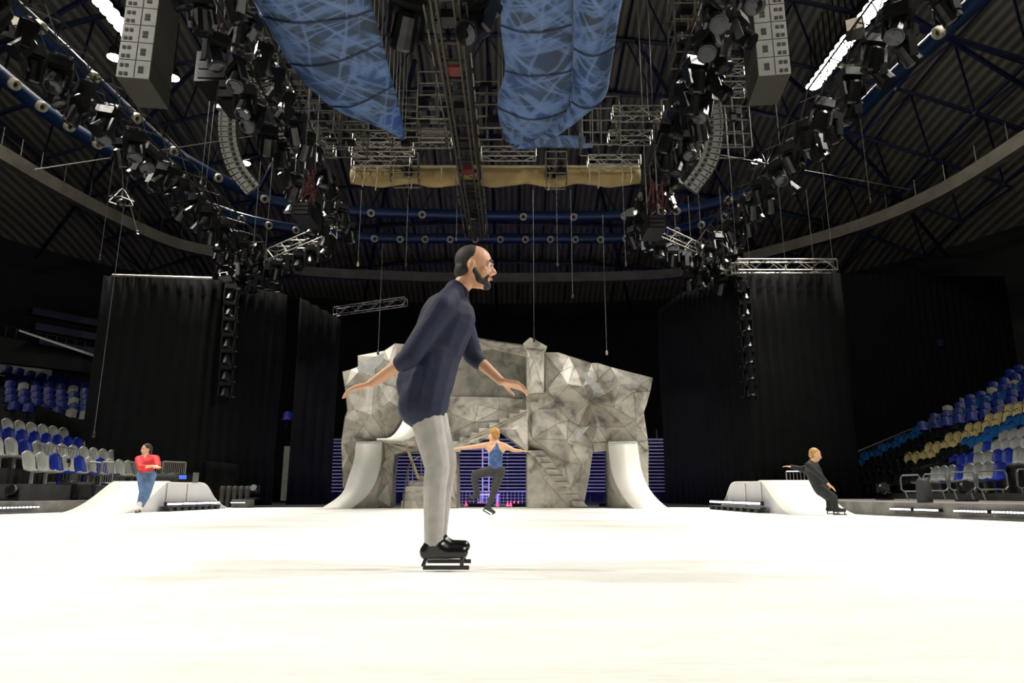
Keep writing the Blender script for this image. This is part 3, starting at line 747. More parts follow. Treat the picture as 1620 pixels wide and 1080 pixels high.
# lower black masking cloth behind the left railings
drape([(-15.6,22.4),(-11.1,22.2),(-8.8,22.3)], [P(0,640,22.4).z, P(265,722,22.2).z*1.0, P(300,735,22.3).z], 0.02, 'low black masking cloth with a sloping top edge, left behind the railing', .6)

# ================================================================ ROCK SET
YS = 20.6
def S(x, y, dy=0): return P(x, y, YS+dy)
set_root = thing('rock_climbing_set', 'wide grey faceted rock stage set with openings, stairs and curved ramps at the far end', 'stage set', V((-.5, YS+.6, 0)))
def clampz(p): return V((p.x, p.y, max(p.z, .0)))
def facet(name, outline, inner, thick=.9, seedv=1, rnd=0, amp_=.16, dyo=0, base=1.0, seams=True, var=.28, foil=()):
    random.seed(seedv)
    pts = [tuple(p[:2]) for p in outline]; dz = [(p[2] if len(p) > 2 else random.uniform(-.04,.1)) for p in outline]
    n0 = len(pts)
    for p in inner: pts.append(tuple(p[:2])); dz.append(p[2]*1.6 if len(p) > 2 else random.uniform(-amp_, amp_*.6))
    xs_ = [p[0] for p in outline]; ys_ = [p[1] for p in outline]
    for _ in range(rnd): pts.append((random.uniform(min(xs_)+4, max(xs_)-4), random.uniform(min(ys_)+4, max(ys_)-4))); dz.append(random.uniform(-amp_, amp_*.6))
    r = delaunay_2d_cdt([V(p) for p in pts], [], [list(range(n0))], 1, 1e-4)
    vv, fc, orig = r[0], r[2], r[3]
    m = MB(); P3 = []
    for i, p in enumerate(vv):
        o_ = orig[i][0] if orig[i] else 0; P3.append(clampz(S(p.x, p.y, dyo+dz[o_])))
    front = []
    for f in fc:
        a, b, c = [P3[i] for i in f[:3]]; nn = (b-a).cross(c-a); front.append(tuple(f) if nn.y < 0 else tuple(f)[::-1])
    m.add(P3, front)
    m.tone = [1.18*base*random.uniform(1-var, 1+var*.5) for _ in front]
    # body behind
    ring = [clampz(S(p[0], p[1], dyo+dz[i])) for i, p in enumerate(outline)]
    back = [V((p.x, YS+dyo+thick, p.z)) for p in ring]; k = len(ring)
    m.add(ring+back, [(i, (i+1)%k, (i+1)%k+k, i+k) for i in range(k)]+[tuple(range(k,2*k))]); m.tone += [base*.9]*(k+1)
    o = m.build(name, [M['rock'], M['foil']], set_root, tones=True)
    for fi in foil:
        if fi < len(front): o.data.polygons[fi].material_index = 1
    if seams:
        s = MB(); done = set()
        for f in front:
            for i in range(len(f)):
                e = tuple(sorted((f[i], f[(i+1)%len(f)])))
                if e in done: continue
                done.add(e)
                if random.random() < .5: s.bar(P3[e[0]]+V((0,-.002,0)), P3[e[1]]+V((0,-.002,0)), .006, 3)
        so = s.build('seam_lines', M['seam'], o, local=False)
    return o
def Z6(L): return [((x/3.857+780), (y/3.857+530), *r) for x, y, *r in L]
def Z5(L): return [((x/3.857+530), (y/3.857+530), *r) for x, y, *r in L]
# right rock mass, upper
facet('rock_face', Z6([(204,352,0),(312,350,0),(313,105),(400,105),(460,125),(600,170),(640,170),(720,195),(975,260),(960,340),(935,430),(920,470),(945,640),(948,700),(883,700,.2),(880,652,.1),(700,650,.1),(605,655,.1),(610,700,.1),(588,860),(552,1052),(470,1052),(206,1052),(206,690),(60,580),(204,495)]),
      Z6([(480,190,-.1),(410,225,-.25),(460,300,-.3),(320,312,-.12),(545,315,-.28),(500,190,.1),(690,360,.15),(735,440,-.35),(640,270,.0),(590,400,.1),(520,550,.12),(385,545,-.25),(450,640,-.1),(240,630,-.28),(720,480,.1),(870,520,-.2),(860,350,-.25),(470,930,-.2),(300,870,-.05),(430,770,.1),(540,790,-.15),(640,560,-.2),(800,560,.05),(780,300,-.25),(330,330,-.2),(240,470,-.05),(380,400,.05),(460,520,.1),(900,300,-.1)]), thick=1.3, seedv=3, foil=())
# chimney column and cap
facet('rock_column', Z6([(204,75,-.3),(312,85,-.3),(312,352,-.3),(204,358,-.3)]), Z6([(260,180,-.42),(230,280,-.35)]), thick=.5, seedv=5)
facet('column_cap', Z6([(184,50,-.4),(225,15,-.4),(240,18,-.4),(330,68,-.4),(322,84,-.4),(204,75,-.4)]), [], thick=.7, seedv=6, seams=False, base=1.25)
# recessed upper room wall between the person and the column
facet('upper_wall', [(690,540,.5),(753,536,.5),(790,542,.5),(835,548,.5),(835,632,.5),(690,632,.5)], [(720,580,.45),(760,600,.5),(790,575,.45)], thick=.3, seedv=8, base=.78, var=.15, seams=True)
for x in (705,722,777,800):
    MB().box((S(x,590,.42).x, YS+.42, (S(x,545,.42).z+S(x,628,.42).z)/2), (.05,.06,S(x,545,.42).z-S(x,628,.42).z)).build('wall_batten', M['seam'], set_root)
facet('wall_coping', [(745,537,.2),(753,536,.2),(835,548,.2),(835,566,.2),(780,553,.2),(745,556,.2)], [(800,553,.1)], thick=.4, seedv=9)
# mid wall below the ledge
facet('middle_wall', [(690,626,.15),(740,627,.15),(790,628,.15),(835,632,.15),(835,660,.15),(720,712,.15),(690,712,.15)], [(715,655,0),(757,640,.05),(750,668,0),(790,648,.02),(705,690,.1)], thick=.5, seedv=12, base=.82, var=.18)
# stair running up to the right, with its sloping string
st = set_root
mm = MB(); stp = [(713,698),(728,692),(743,684),(758,677),(774,669),(790,661),(806,654),(822,648),(836,642)]
for (x0,y0),(x1,y1) in zip(stp, stp[1:]):
    A = S(x0, y0, -.35); B = S(x1, y0, -.35); low = S(x0, y0+16, -.35).z
    mm.box(((A.x+B.x)/2, YS-.05, (A.z+low)/2), (B.x-A.x, .6, A.z-low))
mm.tone = [random.uniform(.85,1.2) for _ in mm.f]; mm.build('upper_stair', M['rock'], st, tones=True)
facet('stair_string', [(716,712,-.38),(722,701,-.38),(835,650,-.38),(835,716,-.38),(791,680,-.38)], [(815,680,-.42)], thick=.6, seedv=15, base=1.05, var=.12)
MB().bar(S(720,705,-.42), S(834,653,-.42), .02, 5).build('string_edge', M['tan_pale'], st)
for x, y in ((828,640),(832,640)): MB().bar(S(x,y+8,-.3), S(x,y-22,-.3), .015, 5).build('rail_post', M['alu'], st)
# left rock mass
facet('rock_face', Z5([(45,222),(95,210),(140,192),(138,125),(300,95),(365,50),(480,60),(620,70),(622,285),(470,300,.2),(430,480,.15),(330,625,.1),(245,640,.1),(300,655,.1),(300,700),(125,700,.1),(127,652,.1),(38,652),(60,500),(75,460),(60,320)]),
      Z5([(140,230,-.25),(245,270,-.1),(330,405,-.15),(305,600,-.05),(120,450,-.15),(130,620,-.05),(225,485,-.25),(170,550,-.1),(330,160,-.2),(430,180,.1),(520,200,.05),(400,330,.1),(250,130,-.2),(560,150,0)]), thick=1.2, seedv=21, foil=())
facet('rock_flank', Z5([(38,652),(127,652,.1),(125,700,.1),(110,800,.1),(60,930),(48,930),(45,820)]), Z5([(80,740,-.05)]), thick=.9, seedv=23)
# column left of first opening
facet('rock_pier', Z5([(300,652),(575,665),(590,680,.1),(580,705,.1),(420,712),(361,725),(350,860),(345,1052),(180,1052,-.1),(240,960,-.1),(285,800,-.1)]), Z5([(310,760,-.15),(325,900,-.1),(260,1000,-.2),(460,690,-.05)]), thick=.8, seedv=25)
# side panel beneath the high ramp
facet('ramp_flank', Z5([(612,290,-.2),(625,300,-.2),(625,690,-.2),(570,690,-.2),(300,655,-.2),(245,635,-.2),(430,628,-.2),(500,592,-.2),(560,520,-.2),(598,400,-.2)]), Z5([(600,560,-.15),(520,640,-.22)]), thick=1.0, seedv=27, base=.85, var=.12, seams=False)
# pier between the two stairs and main opening
facet('rock_pier', [(682,706,-.3),(722,708,-.3),(724,803,-.3),(672,803,-.3),(672,756,-.3),(679,752,-.3),(679,729,-.3)], [(700,760,-.4),(690,740,-.35),(712,735,-.32)], thick=.9, seedv=31, base=.92, var=.15)
for y0, y1, x0 in ((706,729,681),(729,752,678)):
    A = S(x0,y0,-.55); B = S(712,y1,-.55); mm = MB(); mm.box(((A.x+B.x)/2, YS-.42, (A.z+B.z)/2), (B.x-A.x,.3,A.z-B.z)); mm.tone=[1.1]*6; mm.build('landing_step', M['rock'], st, tones=True)
# low stair
mm = MB(); xs0 = [635,637,640,646,660]; ysx = [803,792,780,769,761,752]
for k in range(5):
    A = S(xs0[k], ysx[k+1], -.9+.16*k); B = S(674, 803, -.9+.16*k); mm.box(((A.x+B.x)/2, YS-.75+.16*k+.35, max(0,A.z)/2), (B.x-A.x, 1.0-.16*k, A.z))
mm.tone = [1.15]*len(mm.f); mm.build('lower_stair', M['rock'], st, tones=True)
# rails and leaning beam
pr = [(638,803),(640,775),(645,742),(650,730),(666,721),(680,711)]
MB().tube([clampz(S(x,y,-1.0)) for x,y in pr], .018, 6).build('stair_handrail', M['alu_dim'], st)
for x0,y0,x1,y1 in ((646,740,646,768),(653,729,653,764),(666,721,667,756)): MB().bar(S(x0,y0,-1.0), S(x1,y1,-1.0), .014, 5).build('rail_post', M['steel'], st)
MB().bar(S(642,702,-.95), S(662,757,-.95), .04, 4).build('leaning_beam', M['tan_pale'], st)
# relief stair on the right pier
random.seed(4)
for k in range(9):
    y0 = 712+k*10; xl = 838+k*8.2 if k > 0 else 836; xr = xl+26-k*.4
    A = S(xl,y0,-.12); B = S(xr,y0+9.0,-.12)
    mm = MB(); mm.add([S(xl,y0,-.3),S(xr-5,y0,-.3),S(xr+4,y0+9.4,-.22),S(xl+6,y0+9.4,-.22),S(xl,y0,.1),S(xr-5,y0,.1),S(xr+4,y0+9.4,.1),S(xl+6,y0+9.4,.1)], [(0,3,2,1),(4,5,6,7),(0,1,5,4),(1,2,6,5),(2,3,7,6),(3,0,4,7)])
    mm.v = [clampz(p) for p in mm.v]; mm.tone = [random.uniform(1.0,1.2)]*6; mm.build('relief_step', M['rock'], st, tones=True)
# right side: lintel, pier behind ramp and outer flank
facet('rock_lintel', Z6([(600,655,.15),(700,655,.15),(702,705,.15),(620,712,.15),(605,720,.15)]), [], thick=.6, seedv=40, seams=False)
facet('rock_pier', Z6([(700,652,.1),(883,652,.1),(950,670,.1),(948,830,.1),(950,930,.1),(960,1052,.1),(708,1052,.1)]), Z6([(820,800,.1),(740,900,.0)]), thick=.8, seedv=41, seams=True)
# foil patches
def patch(pts, dy):
    m = MB(); v = [S(x/3.857+o_[0], y/3.857+530, dy) for x, y in pts]; n = len(v); m.add(v+[p+V((0,.02,0)) for p in v], [tuple(range(n))[::-1], tuple(range(n,2*n))]+[(i,(i+1)%n,(i+1)%n+n,i+n) for i in range(n)]); m.build('foil_patch', M['foil'], st)
o_ = (780,)
patch([(505,190),(560,230),(640,295),(688,362),(620,345),(570,280)], -.42); patch([(500,620),(530,570),(590,555),(560,590),(515,640)], -.42); patch([(690,250),(720,250),(712,272)], -.42)
o_ = (530,)
patch([(125,200),(200,150),(300,110),(290,160),(200,245)], -.35)
# quarter pipes
def loft(name, L, Rr, Ys_, flank_side, back, mats='ramp_white'):
    n = 20
    def res(c):
        q = catmull([V((x, y, 0)) for x, y in c], 8); out = []
        for i in range(n+1): t = i/n*(len(q)-1); a = int(min(t, len(q)-2)); out.append(q[a].lerp(q[a+1], t-a))
        return out
    l, r = res(L), res(Rr); m = MB(); vs = []
    for i in range(n+1):
        t = i/n; Y = Ys_[0]+(Ys_[1]-Ys_[0])*t**1.0
        for p in (l[i], r[i]): vs.append(clampz(P(p.x, p.y, Y)))
    fs = [(2*i, 2*i+1, 2*i+3, 2*i+2) for i in range(n)]; m.add(vs, fs)
    o = m.build(name, M[mats], set_root, smooth=True)
    sm = o.modifiers.new('s', 'SOLIDIFY'); sm.thickness = .06; sm.offset = -1
    # flanks down to the ground behind the curve
    for side in (0, 1):
        vv = vs[side::2]; top = vv[-1]; f = MB(); b = V((top.x, back, top.z)); 
        pts = vv+[b, V((top.x, back, vv[0].z))]
        f.add([p+V((.012*(1 if side == 0 else -1),.015,-.02)) for p in pts], [tuple(range(len(pts)))]); f.tone=[.95]; k = f.build('ramp_cheek', M['rock'], set_root, tones=True)
        sm = k.modifiers.new('s', 'SOLIDIFY'); sm.thickness = .03
    tp = [vs[-2], vs[-1]]; MB().bar(tp[0], tp[1], .03, 8).build('coping_rail', M['steel'], set_root)
loft('curved_ramp', [(508,804),(540,781),(552,752),(560,726),(563,699)], [(553,804),(577,787),(592,766),(602,736),(604,699)], (19.3, 20.3), 1, 20.9)
loft('curved_ramp', [(1005,804),(990,789),(976,766),(967,740),(962,699)], [(1058,804),(1041,790),(1025,769),(1014,740),(1008,699)], (19.3, 20.3), 0, 20.9)
loft('curved_ramp', [(596,693),(618,691),(634,672),(645,645),(658,622),(668,603)], [(638,694),(655,688),(673,667),(683,638),(688,620),(689,603)], (19.5, 20.3), 1, 20.6)

# ---------------- behind the set: folded stand, tables, cones
fb = thing('folded_stand', 'folded retractable stand with many lilac-lit boards seen through the set openings', 'bleachers', V((0, 30, 0)))
x0 = P(520,700,30).x; x1 = P(1062,700,30).x
k = 0
for y in [695+5.45*i for i in range(16)]:
    z = P(790, y, 30).z
    MB().box(((x0+x1)/2, 30, z), (x1-x0, .25, .045)).build('board', M['board'], fb)
zt_=P(790,692,30).z; MB().box(((x0+x1)/2, 30.4, zt_/2), (x1-x0, .1, zt_)).build('backing', M['bleacher_back'], fb)
po = MB()
for i in range(26): x = x0+(x1-x0)*i/25; po.box((x, 30.1, 1.6), (.05,.05,3.1))
po.build('support_posts', M['bleacher_back'], fb)
dt = MB()
for xx in (803,):
    for i in range(18): dt.box((P(xx,712+i*5.4,29.8).x, 29.82, P(xx,712+i*5.4,29.8).z), (.05,.03,.04))
dt.build('marker_dots', M['ramp_side'], fb)
# wire fence in front
wf = thing('mesh_fence', 'low lilac-lit mesh fence in front of the folded stand', 'fence', V((0,27,0)))
xa, xb = P(690,790,27).x, P(850,790,27).x; z1 = P(790,778,27).z
g_ = MB()
for i in range(28): g_.bar((xa+(xb-xa)*i/27,27,0),(xa+(xb-xa)*i/27,27,z1),.007,3)
for i in range(5): g_.bar((xa,27,z1*i/4),(xb,27,z1*i/4),.008,3)
g_.build('mesh_panel', M['lilac_lit'], wf)
fr = MB(); 
for x in (xa,(xa+xb)/2,xb): fr.bar((x,27,0),(x,27,z1+.03),.02,5)
fr.bar((xa,27,z1+.03),(xb,27,z1+.03),.02,5); fr.build('fence_frame', M['lilac_lit'], wf)
# platform + tall ladder
def px_bar(m, x0,y0,x1,y1,Y,r=.025): m.bar(clampz(P(x0,y0,Y)), clampz(P(x1,y1,Y)), r, 5)
tb = thing('work_table', 'lilac-lit metal table behind the main opening', 'table', P(772,802,25))
m = MB(); m.box((P(772,782,25).x, 25.2, P(772,782,25).z), (.8,.5,.05)); m.build('table_top', M['lilac_lit'], tb)
for x, dy in ((757,0),(788,0),(759,.4),(786,.4)):
    A = P(x,782,25); MB().bar((A.x,25+dy,0),(A.x,25+dy,A.z),.022,5).build('leg', M['lilac_lit'], tb)
ld = thing('tall_ladder', 'tall lilac-lit ladder frame rising behind the jumping skater', 'ladder', P(769,802,25.9))
for x in (763.5,773.5): MB().bar(clampz(P(x,802,25.9)), P(x,702,25.9), .025, 5).build('upright', M['lilac_lit'], ld)
m = MB()
for y in range(706,800,9): px_bar(m,763.5,y,773.5,y,25.9,.016)
m.build('rungs', M['lilac_lit'], ld)
cn = None
for i,(x,lab) in enumerate(((737,'left end of the main opening'),(760,'just left of the skater\'s standing leg'),(787,'right of the skater\'s standing leg'),(803,'leftmost of the close group of four'),(808,'second in the close group of four'),(813,'third in the close group of four'),(820,'rightmost of the close group'))):
    p = P(x, 802, 23.5); p.z = 0
    if cn is None:
        cn = thing('traffic_cone', None, 'cone', (0,0,0), 'red cones'); MB().box((0,0,.01),(.12,.12,.02)).build('base', M['cone'], cn); MB().lathe([(.045,.02),(.012,.17)],n=12).build('cone_body', M['cone'], cn); cn.location = p; c = cn
    else: c = copytree(cn, p)
    c['label'] = 'small red cone behind the opening, '+lab
# lilac LED lights behind the set
for i,x in enumerate((-4.6,-1.0,.4,3.2)):
    o = thing('led_batten', 'floor light batten hidden behind the set, %s from the left' % ORD[i], 'stage light', (x,22.6,0), 'floor battens behind the set')
    MB().box((x,22.6,.05),(.8,.12,.1)).build('housing', M['black'], o)
    L = bpy.data.lights.new('lilac_beam','AREA'); L.shape='RECTANGLE'; L.size=.8; L.size_y=.1; L.energy=60; L.color=(.33,.27,1.0)
    lo = bpy.data.objects.new('lilac_beam', L); C.objects.link(lo); lo.parent=o; lo.location=(0,.1,.12); lo.rotation_euler=(math.radians(100),0,0)

# ================================================================ RAMPS ON THE ICE
def funbox(x0, x1, prof, label, loc):
    o = thing('skate_ramp', label, 'ramp', loc, 'white funbox ramps')
    c = catmull([V((0,y,z)) for y, z in prof], 6); n = len(c)
    m = MB(); vs = []
    for p in c: vs += [(x0,p.y,p.z),(x1,p.y,p.z)]
    m.add(vs, [(2*i,2*i+1,2*i+3,2*i+2) for i in range(n-1)]); s = m.build('riding_surface', M['ramp_white'], o, smooth=True); sm = s.modifiers.new('s','SOLIDIFY'); sm.thickness=.03; sm.offset=-1
    for x in (x0+.03, x1-.03):
        f = MB(); pts = [V((x,p.y,max(0,p.z-.015))) for p in c]; f.add(pts+[V((x,c[-1].y,0)),V((x,c[0].y,0))], [tuple(range(n+2))]); k = f.build('side_panel', M['ramp_side'], o); sm = k.modifiers.new('s','SOLIDIFY'); sm.thickness=.02
    j = MB()
    xin = x1 if x1 < 0 else x0
    for y in (prof[3][0]+.05, prof[3][0]+1.1): j.box((xin+(.0 if x1<0 else 0),y,.33),(.012,.012,.64))
    j.build('panel_joint', M['platform'], o)
prof = lambda y0,k,L: [(y0,0.0),(y0+.45*k,.09),(y0+.95*k,.3),(y0+1.6*k,.67),(y0+1.6*k+.3,.68),(y0+1.6*k+L*.5,.68),(y0+1.6*k+L,.67),(y0+2.2*k+L,.3),(y0+2.7*k+L,.09),(y0+3.1*k+L,.0)]
funbox(5.5, 6.75, prof(13.75,1.0,2.1), 'white curved ramp on the ice at the right, beside the crouching figure in black', (6.1,13.7,0))
funbox(-9.5, -8.2, prof(14.7,1.15,2.1), 'white curved ramp on the ice at the left, behind the person in red', (-8.8,14.6,0))
def batten(p0, p1, label, n=10, rows=1, h=.09, group='led light battens'):
    p0=V(p0); p1=V(p1); d=(p1-p0).normalized(); L=(p1-p0).length; R=Matrix.Rotation(math.atan2(d.y,d.x),3,'Z')
    o = thing('led_batten', label, 'light strip', p0, group)
    c=(p0+p1)/2; nrm=V((d.y,-d.x,0))
    if nrm.dot(V((0,0,0))-c) < 0: nrm=-nrm
    MB().box(c,(L,.08,h),R).build('housing', M['black'], o)
    g=MB()
    for i in range(n): g.box(p0.lerp(p1,(i+.5)/n)+nrm*.045,(L/n*.5,.02,h*.45),R)
    g.build('led_row', M['led'], o)
    return o
for i,(a,b) in enumerate(((16.3,17.05),(17.1,17.8),(17.85,18.55),(18.6,19.2))):
    batten((-8.05,a,.17),(-8.05,b,.17),'lit strip along the side of the left ramp, %s from the near end' % ORD[i],12)
for i,(a,b) in enumerate(((15.0,15.9),(15.95,16.8),(16.85,17.8),(17.85,18.8))):
    batten((5.35,a,.2),(5.35,b,.2),'lit strip along the side of the right ramp, %s from the near end' % ORD[i],12)
for sx, ya, yb, nm in ((-8.02,16.2,19.2,'left'),(5.32,14.9,18.8,'right')):
    o = thing('batten_stand', 'low black rack under the lit strips beside the %s ramp' % nm, 'rack', (sx,ya,0)); m=MB()
    m.box((sx,(ya+yb)/2,.1),(.12,yb-ya,.03)); m.build('rail', M['black'], o); m=MB()
    for i in range(8): m.box((sx,ya+(yb-ya)*(i+.5)/8,.05),(.14,.2,.09))
    m.build('feet', M['rubber'], o)

# ================================================================ SIDE PLATFORMS
def platform(path, inward, label):
    o = thing('stage_platform', label, 'platform', (*path[0],0))
    m=MB(); n=len(path); vs=[(x,y,0) for x,y in path]+[(x,y,.25) for x,y in path]
    m.add(vs,[tuple(range(n,2*n)),tuple(range(n))[::-1]]+[(i,(i+1)%n,(i+1)%n+n,i+n) for i in range(n)]); m.build('deck', M['platform'], o)
    return o
pr_ = [(9.1,6),(7.7,10.3),(7.05,13.75),(7.02,21.3),(12.2,21.3),(12.0,6)]
platform(pr_, -1, 'low grey platform edged with lit strips along the right side of the ice')
pl_ = [(-10.95,11),(-10.4,13.9),(-10.0,16.5),(-10.0,20.8),(-12.6,20.8),(-13.5,11)]
platform(pl_[::-1], 1, 'low grey platform edged with lit strips along the left side of the ice')
def on_edge(a, b, t, z, off): 
    a=V((*a,0)); b=V((*b,0)); d=(b-a).normalized(); nrm=V((d.y,-d.x,0)); 
    if nrm.dot(-a) < 0: nrm=-nrm
    p=a.lerp(b,t); p.z=z; return p+nrm*off
for i,(t0,t1) in enumerate(((.02,.2),(.22,.41),(.5,.66),(.68,.83))):
    a=on_edge(pr_[1],pr_[2],t0,.13,.05); b=on_edge(pr_[1],pr_[2],t1,.13,.05)
    batten(a,b,'lit strip on the right platform edge beyond the roll, %s from the near end' % ORD[i],10,h=.06,group='lit strips on the right platform')
for i,(t0,t1) in enumerate(((.55,.7),(.72,.86),(.88,.99))):
    a=on_edge(pr_[0],pr_[1],t0,.13,.05); b=on_edge(pr_[0],pr_[1],t1,.13,.05)
    batten(a,b,'lit strip on the right platform edge outside the frame, %s from the near end' % ORD[i],10,h=.06,group='lit strips on the right platform')
for i,(t0,t1) in enumerate(((.78,.97),)):
    a=on_edge(pl_[0],pl_[1],t0,.13,.05); b=on_edge(pl_[0],pl_[1],t1,.13,.05); batten(a,b,'lit strip at the left frame edge on the left platform',10,h=.06,group='lit strips on the left platform')
a=on_edge(pl_[1],pl_[2],.03,.13,.05); b=on_edge(pl_[1],pl_[2],.45,.13,.05); batten(a,b,'lit strip on the left platform nearer the person in red',12,h=.06,group='lit strips on the left platform')
# small far one at the left
a=P(363,798,20.4); a.z=.15; b=P(387,798,20.4); b.z=.15
o=thing('stage_block','small grey block with lit strip right of the left ramp','platform',(a.x,20.5,0)); MB().box(((a.x+b.x)/2,20.85,.12),(b.x-a.x,.6,.24)).build('block', M['platform'], o)
batten((a.x,20.5,.15),(b.x,20.5,.15),'lit strip on the small block right of the left ramp',8,h=.05)

# ================================================================ SEATS AND STANDS
def seat_mesh(mn):
    m=MB()
    # facing -X: backrest curved shell and pan
    prof_=[(-.42,.02),(-.4,.0),(-.2,-.02),(-.04,.02),(.02,.12),(.06,.3),(.09,.44),(.07,.47)]
    w=[.17,.2,.215,.21,.2,.205,.19,.13]
    vs=[]
    for (x,z),ww in zip(prof_,w):
        for k in range(5):
            t=(k-2)/2; vs.append((x+(-.04*t*t if z>.05 else 0), ww*t, z+(.03*t*t if z<=.05 else -.05*t*t*(z>.4))))
    fs=[(i*5+k,i*5+k+1,(i+1)*5+k+1,(i+1)*5+k) for i in range(7) for k in range(4)]
    m.add(vs,fs); m.add([(x,y,z-.03) if z<.1 else (x+.03,y,z) for x,y,z in vs],[f[::-1] for f in fs])
    n=len(vs); rim=[]
    for i in range(7): rim+=[(i*5,(i+1)*5,(i+1)*5+n,i*5+n),(i*5+4,i*5+4+n,(i+1)*5+4+n,(i+1)*5+4)]
    for k in range(4): rim+=[(k,k+n,k+1+n,k+1),(35+k,35+k+1,35+k+1+n,35+k+n)]
    m.f+=rim; m.m+=[0]*len(rim)
    m.box((-.1,0,-.16),(.06,.05,.26)); 
    o=m.build('tmp', M[mn]); me=o.data; bpy.data.objects.remove(o); return me
SM={k:seat_mesh(k) for k in ('seat_blue','seat_royal','seat_cream','seat_grey','seat_pale','seat_black')}
CN={'seat_blue':'blue','seat_royal':'royal blue','seat_cream':'cream','seat_grey':'grey','seat_pale':'pale grey','seat_black':'black'}
def seat(p, mn, rz_, label, group):
    o=bpy.data.objects.new('stadium_seat', SM[mn]); C.objects.link(o); o.location=p; o.rotation_euler=(0,0,rz_)
    return tag(o,label,'seat',group)
# right stand: rows rise away from the ice
def X0R(Y): return 11.6+ (Y-17)*.19 if Y<24 else 12.93+(Y-24)*.04
rows=12; rise=.36; run=.8
def stand(X0f, sgn, ya, yb, rows, z0, label):
    o=thing('seating_stand', label, 'stand', (X0f(ya)*1.0,ya,0)); ns=10
    for r in range(rows):
        m=MB(); vs=[]
        for i in range(ns+1):
            Y=ya+(yb-ya)*i/ns; x=X0f(Y)+sgn*run*r-sgn*.35
            z=z0+rise*r
            vs+=[(x,Y,max(0,z-rise-.05)),(x,Y,z),(x+sgn*(run+.02),Y,z),(x+sgn*(run+.02),Y,max(0,z-rise-.05))]
        fs=[(i*4+k,i*4+(k+1)%4,i*4+4+(k+1)%4,i*4+4+k) for i in range(ns) for k in range(4)]+[(3,2,1,0),tuple(range(len(vs)-4,len(vs)))]
        m.add(vs,[f if sgn>0 else f[::-1] for f in fs]); m.build('terrace_step', M['stand_floor'], o)
    return o
stand(X0R,1,15.0,31.2,rows,.42,'stepped dark stand carrying the seats on the right')
blk=[('far',28.9,31.0,.5),('dark',26.6,28.6,.5),('mid',23.7,25.8,.52),('near',21.2,23.3,.52),('front',16.2,20.8,.52)]
cnt=0
for r in range(rows):
    for nm,ya,yb,pitch in blk:
        n=int((yb-ya)/pitch+.5); 
        for s in range(n):
            Y=yb-(s+.5)*pitch; x=X0R(Y)+run*r; z=.42+rise*r+.3
            if nm=='far':
                if r<1: continue
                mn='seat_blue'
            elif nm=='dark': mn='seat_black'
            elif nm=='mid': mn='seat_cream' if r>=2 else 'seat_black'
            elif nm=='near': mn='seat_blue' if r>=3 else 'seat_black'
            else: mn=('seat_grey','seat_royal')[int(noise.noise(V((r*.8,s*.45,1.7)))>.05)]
            u=x/(Y*CP+(z-CZ)*SP)
            if u>.77: continue
            if nm=='dark' and r>5: continue
            cnt+=1
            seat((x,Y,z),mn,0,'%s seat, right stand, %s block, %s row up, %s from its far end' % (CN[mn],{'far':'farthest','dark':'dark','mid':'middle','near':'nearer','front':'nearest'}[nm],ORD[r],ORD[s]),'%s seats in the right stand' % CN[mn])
# left stand
def X0L(Y): return -11.3-(Y-19)*.05
stand(X0L,-1,15.5,21.6,7,.62,'stepped dark stand carrying the seats on the left')
random.seed(11)
for r in range(4):
    for s in range(11):
        Y=21.2-s*.52; x=X0L(Y)-run*r; z=.62+rise*r*.95+.3
        if x/(Y*CP+(z-CZ)*SP)<-.78: continue
        mn='seat_royal' if noise.noise(V((r*1.3,s*.9,5.1)))>.12 else 'seat_pale'
        cnt+=1
        seat((x,Y,z),mn,PI,'%s seat, left stand, %s row up, %s from the far end' % (CN[mn],ORD[r],ORD[s]),'%s seats in the left stand' % CN[mn])
# upper tiers
def tier(name, xs_, ys_, zs_, side, label):
    pass
up=thing('seating_stand','raised far left tier of royal blue seats under a pale wall','stand',(-21,29,4))
random.seed(3)
nr=6
for r in range(nr):
    A=P(-30,652-r*12,27.5+r*.75); B=P(133,672-r*9.5 if r<9 else 0,29.5+r*.75)
    m=MB(); w=.42
    m.add([A+V((0,0,-.5)),B+V((0,0,-.5)),B+V((0,.8,-.5)),A+V((0,.8,-.5)),A+V((0,0,-.05)),B+V((0,0,-.05)),B+V((0,.8,-.05)),A+V((0,.8,-.05))],[(0,3,2,1),(4,5,6,7),(0,1,5,4),(1,2,6,5),(2,3,7,6),(3,0,4,7)]); m.build('terrace_step', M['stand_floor'], up)
    n=min(40,int((B-A).length/.46))
    for s in range(n):
        p=A.lerp(B,(s+.5)/n)+V((0,.45,.22)); mn='seat_pale' if random.random()<.1 else 'seat_royal'
        if s*1.0/n<.05: continue
        cnt+=1; seat(p,mn,PI*.62,'%s seat in the raised left tier, %s row up, %s from the left' % (CN[mn],ORD[r],ORD[s]),'%s seats in the raised left tier' % CN[mn])
ut=thing('seating_stand','raised far right tier of royal blue seats behind the cream seats','stand',(20,28,4))
